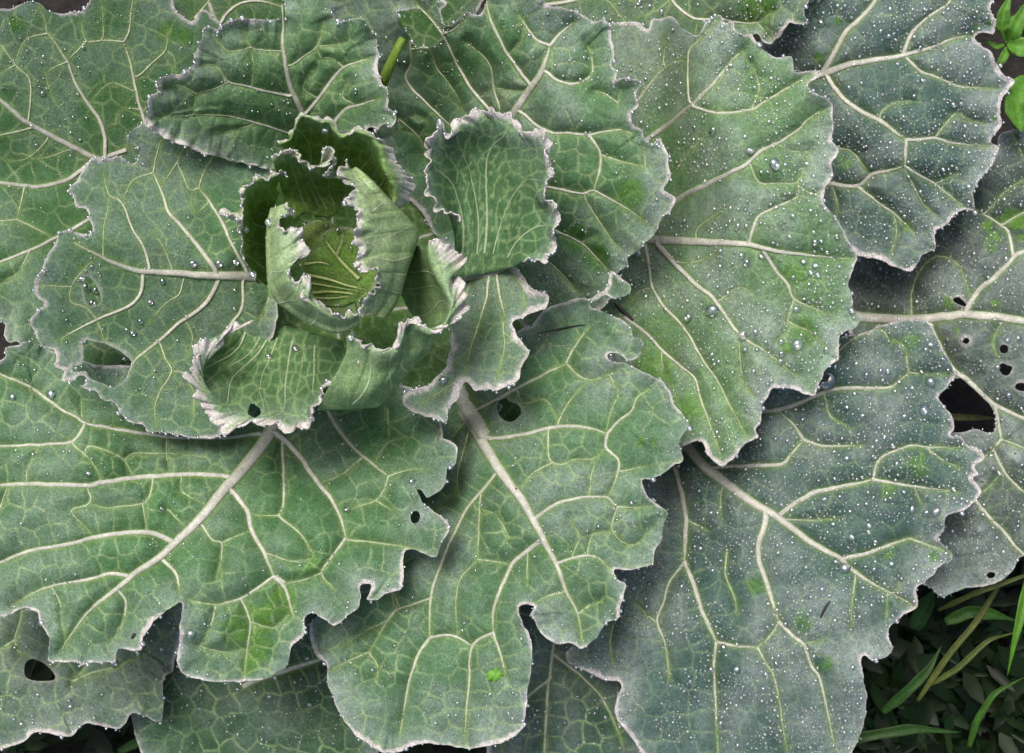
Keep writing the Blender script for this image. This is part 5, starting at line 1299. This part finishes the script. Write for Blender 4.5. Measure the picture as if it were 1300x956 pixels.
# bright green round leaf bit
p = pts("H 565,880 574,862 586,858 592,850 606,855 614,866 624,876 617,888 604,890 596,900 582,892 572,894")
q_ = smooth_line(p, 2.0, True); cen = q_.mean(0)
z0 = float(SURF['lower_middle']['zf'](cen[0], cen[1])) + 2.2
Vt = np.vstack([to_world(cen[0:1], cen[1:2], np.array([z0 + 0.6])), to_world(q_[:, 0], q_[:, 1], z0 + 1.5 * np.sin(np.arange(len(q_)) * 0.9)), to_world(q_[:, 0], q_[:, 1], np.full(len(q_), z0 - 1.2)), to_world(cen[0:1], cen[1:2], np.array([z0 - 1.0]))])
n = len(q_)
T = [(0, 1 + (j + 1) % n, 1 + j) for j in range(n)] + [(2 * n + 1, 1 + n + j, 1 + n + (j + 1) % n) for j in range(n)]
Q = [(1 + j, 1 + (j + 1) % n, 1 + n + (j + 1) % n, 1 + n + j) for j in range(n)]
add_obj("leaf_fragment", make_mesh("leaf_fragment", Vt, Q, T, smooth=False), M_FRAG, label="small bright green leaf bit lying on the lower middle leaf", category="leaf bit")

# ------------------------------------------------------------------ weeds and grass around the cabbage
def blade(points3, wmax, colr, fold=0.25, profile='leaf', n=26, nw=7, seed=1):
    """leaf blade from a 3-D centre line (units), with a folded cross-section and its own thickness"""
    P3 = np.asarray(points3, float)
    L = np.r_[0, np.cumsum(np.linalg.norm(np.diff(P3, axis=0), axis=1))]; L /= L[-1]
    t = np.linspace(0, 1, n)
    x, y, z = (np.interp(t, L, P3[:, i]) for i in range(3))
    for _ in range(3):
        for a in (x, y, z):
            a[1:-1] = (a[:-2] + 2 * a[1:-1] + a[2:]) / 4
    nn = normals2(np.stack([x, y], 1), False)
    if profile == 'leaf':
        wd = wmax * np.sin(np.pi * t ** 0.75) ** 0.85
    else:
        wd = wmax * np.minimum(1, (1.02 - t) * 2.2) * (0.6 + 0.4 * np.minimum(1, t * 6))
    V = []; C = []
    for j in range(nw):
        u = -1 + 2 * j / (nw - 1)
        wob = 1 + 0.08 * (vnoise(t * 9, t * 0 + seed, seed) - 0.5) * 2
        xx = x + nn[:, 0] * u * wd / 2 * wob; yy = y + nn[:, 1] * u * wd / 2 * wob
        zz = z + fold * wd * abs(u) + (vnoise(t * 7 + u, t * 0 + seed + 2, seed) - 0.5) * wd * 0.12
        V.append(to_world(xx, yy, zz))
        cc = np.array(colr) * (0.85 + 0.3 * vnoise(xx / 5, yy / 5, seed))[:, None]
        if abs(u) < 0.01:
            cc = cc * 1.35
        C.append(cc)
    V = np.stack(V, 1); C = np.stack(C, 1)
    ids = np.arange(n * nw).reshape(n, nw)
    Q = np.stack([ids[:-1, :-1], ids[:-1, 1:], ids[1:, 1:], ids[1:, :-1]], -1).reshape(-1, 4)
    return make_mesh("blade", V.reshape(-1, 3), Q, None, C.reshape(-1, 3))


def empty_thing(name, x, y, label, cat, group=None):
    e = bpy.data.objects.new(name, None); col.objects.link(e)
    e.location = to_world(np.array(x), np.array(y), np.array(GROUND + 2.0))
    e["label"] = label; e["category"] = cat
    if group:
        e["group"] = group
    bpy.context.view_layer.update()
    return e


def child_of(e, name, me, mat, thick=0.6):
    o = add_obj(name, me, mat)
    o.parent = e; o.matrix_parent_inverse = e.matrix_world.inverted()
    if thick:
        s_ = o.modifiers.new("thickness", 'SOLIDIFY'); s_.thickness = thick * S; s_.offset = -1
    return o


# low ground cover in the shade around the plant: countless small leaves
NGC = 2600
gcx = np.concatenate([rng.uniform(1080, 1420, 1100), rng.uniform(-120, 1420, 1300), rng.uniform(-120, 1420, 200)])
gcy = np.concatenate([rng.uniform(640, 1060, 1100), rng.uniform(830, 1060, 1300), rng.uniform(-120, 900, 200)])
gcz = rng.uniform(GROUND + 12, GROUND + 75, NGC)
tpl = np.array([(0, 0, 0), (0.3, 0.16, 0.05), (0.3, -0.16, 0.05), (0.45, 0, 0.02), (0.65, 0.15, 0.06), (0.65, -0.15, 0.06), (1.0, 0, 0.0)])
tt_ = [(0, 1, 3), (0, 3, 2), (1, 4, 3), (3, 5, 2), (3, 4, 6), (3, 6, 5)]
ln_ = rng.uniform(22, 60, NGC); an = rng.uniform(0, 2 * math.pi, NGC); tl_ = rng.normal(0.1, 0.35, NGC); wd_ = rng.uniform(0.5, 1.5, NGC)
px_ = gcx[:, None] + ln_[:, None] * (np.cos(an)[:, None] * tpl[:, 0] - np.sin(an)[:, None] * tpl[:, 1] * wd_[:, None])
py_ = gcy[:, None] + ln_[:, None] * (np.sin(an)[:, None] * tpl[:, 0] + np.cos(an)[:, None] * tpl[:, 1] * wd_[:, None])
pz_ = gcz[:, None] + ln_[:, None] * (tpl[:, 2] + tl_[:, None] * tpl[:, 0])
tint = np.array((0.005, 0.016, 0.0025)) * rng.uniform(0.5, 1.5, (NGC, 1)) * np.stack([rng.uniform(0.8, 1.3, NGC), np.ones(NGC), rng.uniform(0.7, 1.2, NGC)], 1)  # weed green darkened well below foliage: the shade is put into the colour
gcv = to_world(px_, py_, pz_).reshape(-1, 3)
gct = (np.array(tt_)[None] + (np.arange(NGC) * 7)[:, None, None]).reshape(-1, 3)
add_obj("ground_cover", make_mesh("ground_cover", gcv, None, gct, np.repeat(tint, 7, 0)), M_WEED, kind="stuff", label="low weeds, tinted dark for shade, covering the soil around the cabbage", category="ground cover")

WG = (0.085, 0.21, 0.028)
e = empty_thing("leafy_weed", 1285, 60, "bright green leafy weed beside the upper right leaf edge", "weed")
for i, (ln, wd) in enumerate([
    ([(1276, 48, -60), (1272, 30, -45), (1276, 12, -38), (1284, -8, -40)], 17), ([(1278, 52, -62), (1288, 40, -45), (1296, 22, -40), (1305, 0, -42)], 20),
    ([(1278, 56, -62), (1292, 58, -48), (1305, 62, -46), (1322, 60, -52)], 24), ([(1276, 52, -62), (1274, 38, -48), (1283, 24, -40), (1290, 18, -40)], 9),
    ([(1276, 56, -64), (1266, 60, -56), (1256, 54, -54), (1246, 52, -58)], 6), ([(1280, 58, -66), (1276, 70, -60), (1270, 80, -62), (1268, 90, -70)], 11)]):
    child_of(e, "leaf", blade(ln, wd, WG, 0.18, seed=i + 2), M_WEED)
W, Q, T, C = stem_mesh([(1285, 60, GROUND + 2), (1282, 60, -160), (1279, 57, -100), (1277, 53, -62)], 2.6, 1.8, (0.12, 0.2, 0.05))
child_of(e, "stem", make_mesh("stem", W, Q, T, C), M_WEED, 0)
e = empty_thing("leafy_weed", 1310, 150, "rounded bright green weed leaf at the right edge below the other weed", "weed")
for i, (ln, wd) in enumerate([([(1312, 98, -70), (1300, 112, -58), (1292, 132, -54), (1296, 168, -62)], 40), ([(1316, 120, -80), (1330, 110, -72), (1345, 96, -70)], 30), ([(1300, 96, -76), (1294, 104, -72), (1288, 110, -74)], 10)]):
    child_of(e, "leaf", blade(ln, wd, WG, 0.15, seed=i + 12), M_WEED)
W, Q, T, C = stem_mesh([(1310, 150, GROUND + 2), (1312, 130, -150), (1312, 100, -72)], 2.6, 1.8, (0.12, 0.2, 0.05))
child_of(e, "stem", make_mesh("stem", W, Q, T, C), M_WEED, 0)

GRASS = [
    ("bright green grass blade curving down at the right edge", [(1330, 700, -210), (1308, 735, -125), (1298, 775, -107), (1288, 815, -105), (1279, 858, -115)], 15, (0.10, 0.27, 0.02)),
    ("long pale grass stem crossing the dark lower right corner", [(1165, 890, -250), (1205, 830, -225), (1240, 790, -215), (1270, 740, -210), (1310, 690, -210)], 8, (0.13, 0.16, 0.04)),
    ("pale grass stem below the far right leaf edge", [(1190, 775, -210), (1240, 752, -155), (1290, 735, -150), (1340, 715, -155)], 7, (0.14, 0.17, 0.045)),
    ("dull green broad weed blade under the leaf corner", [(1160, 800, -250), (1172, 775, -210), (1184, 752, -150), (1190, 745, -150)], 22, (0.05, 0.13, 0.035)),
    ("dim green blade lying flat in the lower right shade", [(1200, 790, -230), (1232, 776, -220), (1262, 780, -220), (1290, 788, -230)], 16, (0.05, 0.14, 0.02)),
    ("narrow yellowish blade low in the right corner", [(1180, 870, -255), (1215, 850, -240), (1255, 812, -235), (1300, 800, -240)], 7, (0.11, 0.15, 0.03)),
    ("dark green blade at the bottom of the right corner", [(1120, 905, -255), (1150, 880, -240), (1180, 850, -235), (1195, 820, -240)], 13, (0.04, 0.11, 0.02)),
    ("pale straw lying under the big hole at the right", [(1190, 528, -250), (1220, 530, -248), (1270, 531, -248)], 8, (0.22, 0.24, 0.09)),
    ("dark blade low below the lower right leaf", [(1060, 945, -255), (1100, 935, -240), (1160, 925, -238), (1220, 930, -250)], 14, (0.04, 0.10, 0.02)),
    ("slim blade under the bottom right leaf tip", [(1230, 950, -255), (1240, 915, -230), (1262, 880, -220), (1300, 860, -225)], 9, (0.06, 0.16, 0.02)),
    ("short dark blade under the bottom edge middle", [(700, 950, -260), (740, 935, -250), (790, 930, -248), (830, 945, -255)], 13, (0.035, 0.09, 0.02)),
    ("short dark blade under the bottom edge left", [(150, 955, -260), (200, 930, -250), (260, 920, -248), (310, 935, -255)], 13, (0.035, 0.09, 0.02)),
]
for i, (lb, ln, wd, cc) in enumerate(GRASS):
    me = blade(ln, wd, tuple(0.6 * v_ for v_ in cc), 0.2, 'grass', seed=30 + i)
    me.name = "grass_blade"
    o = add_obj("grass_blade", me, M_WEED, label=lb, category="grass", group="grass and stems around the cabbage")
    s_ = o.modifiers.new("thickness", 'SOLIDIFY'); s_.thickness = 0.6 * S; s_.offset = -1
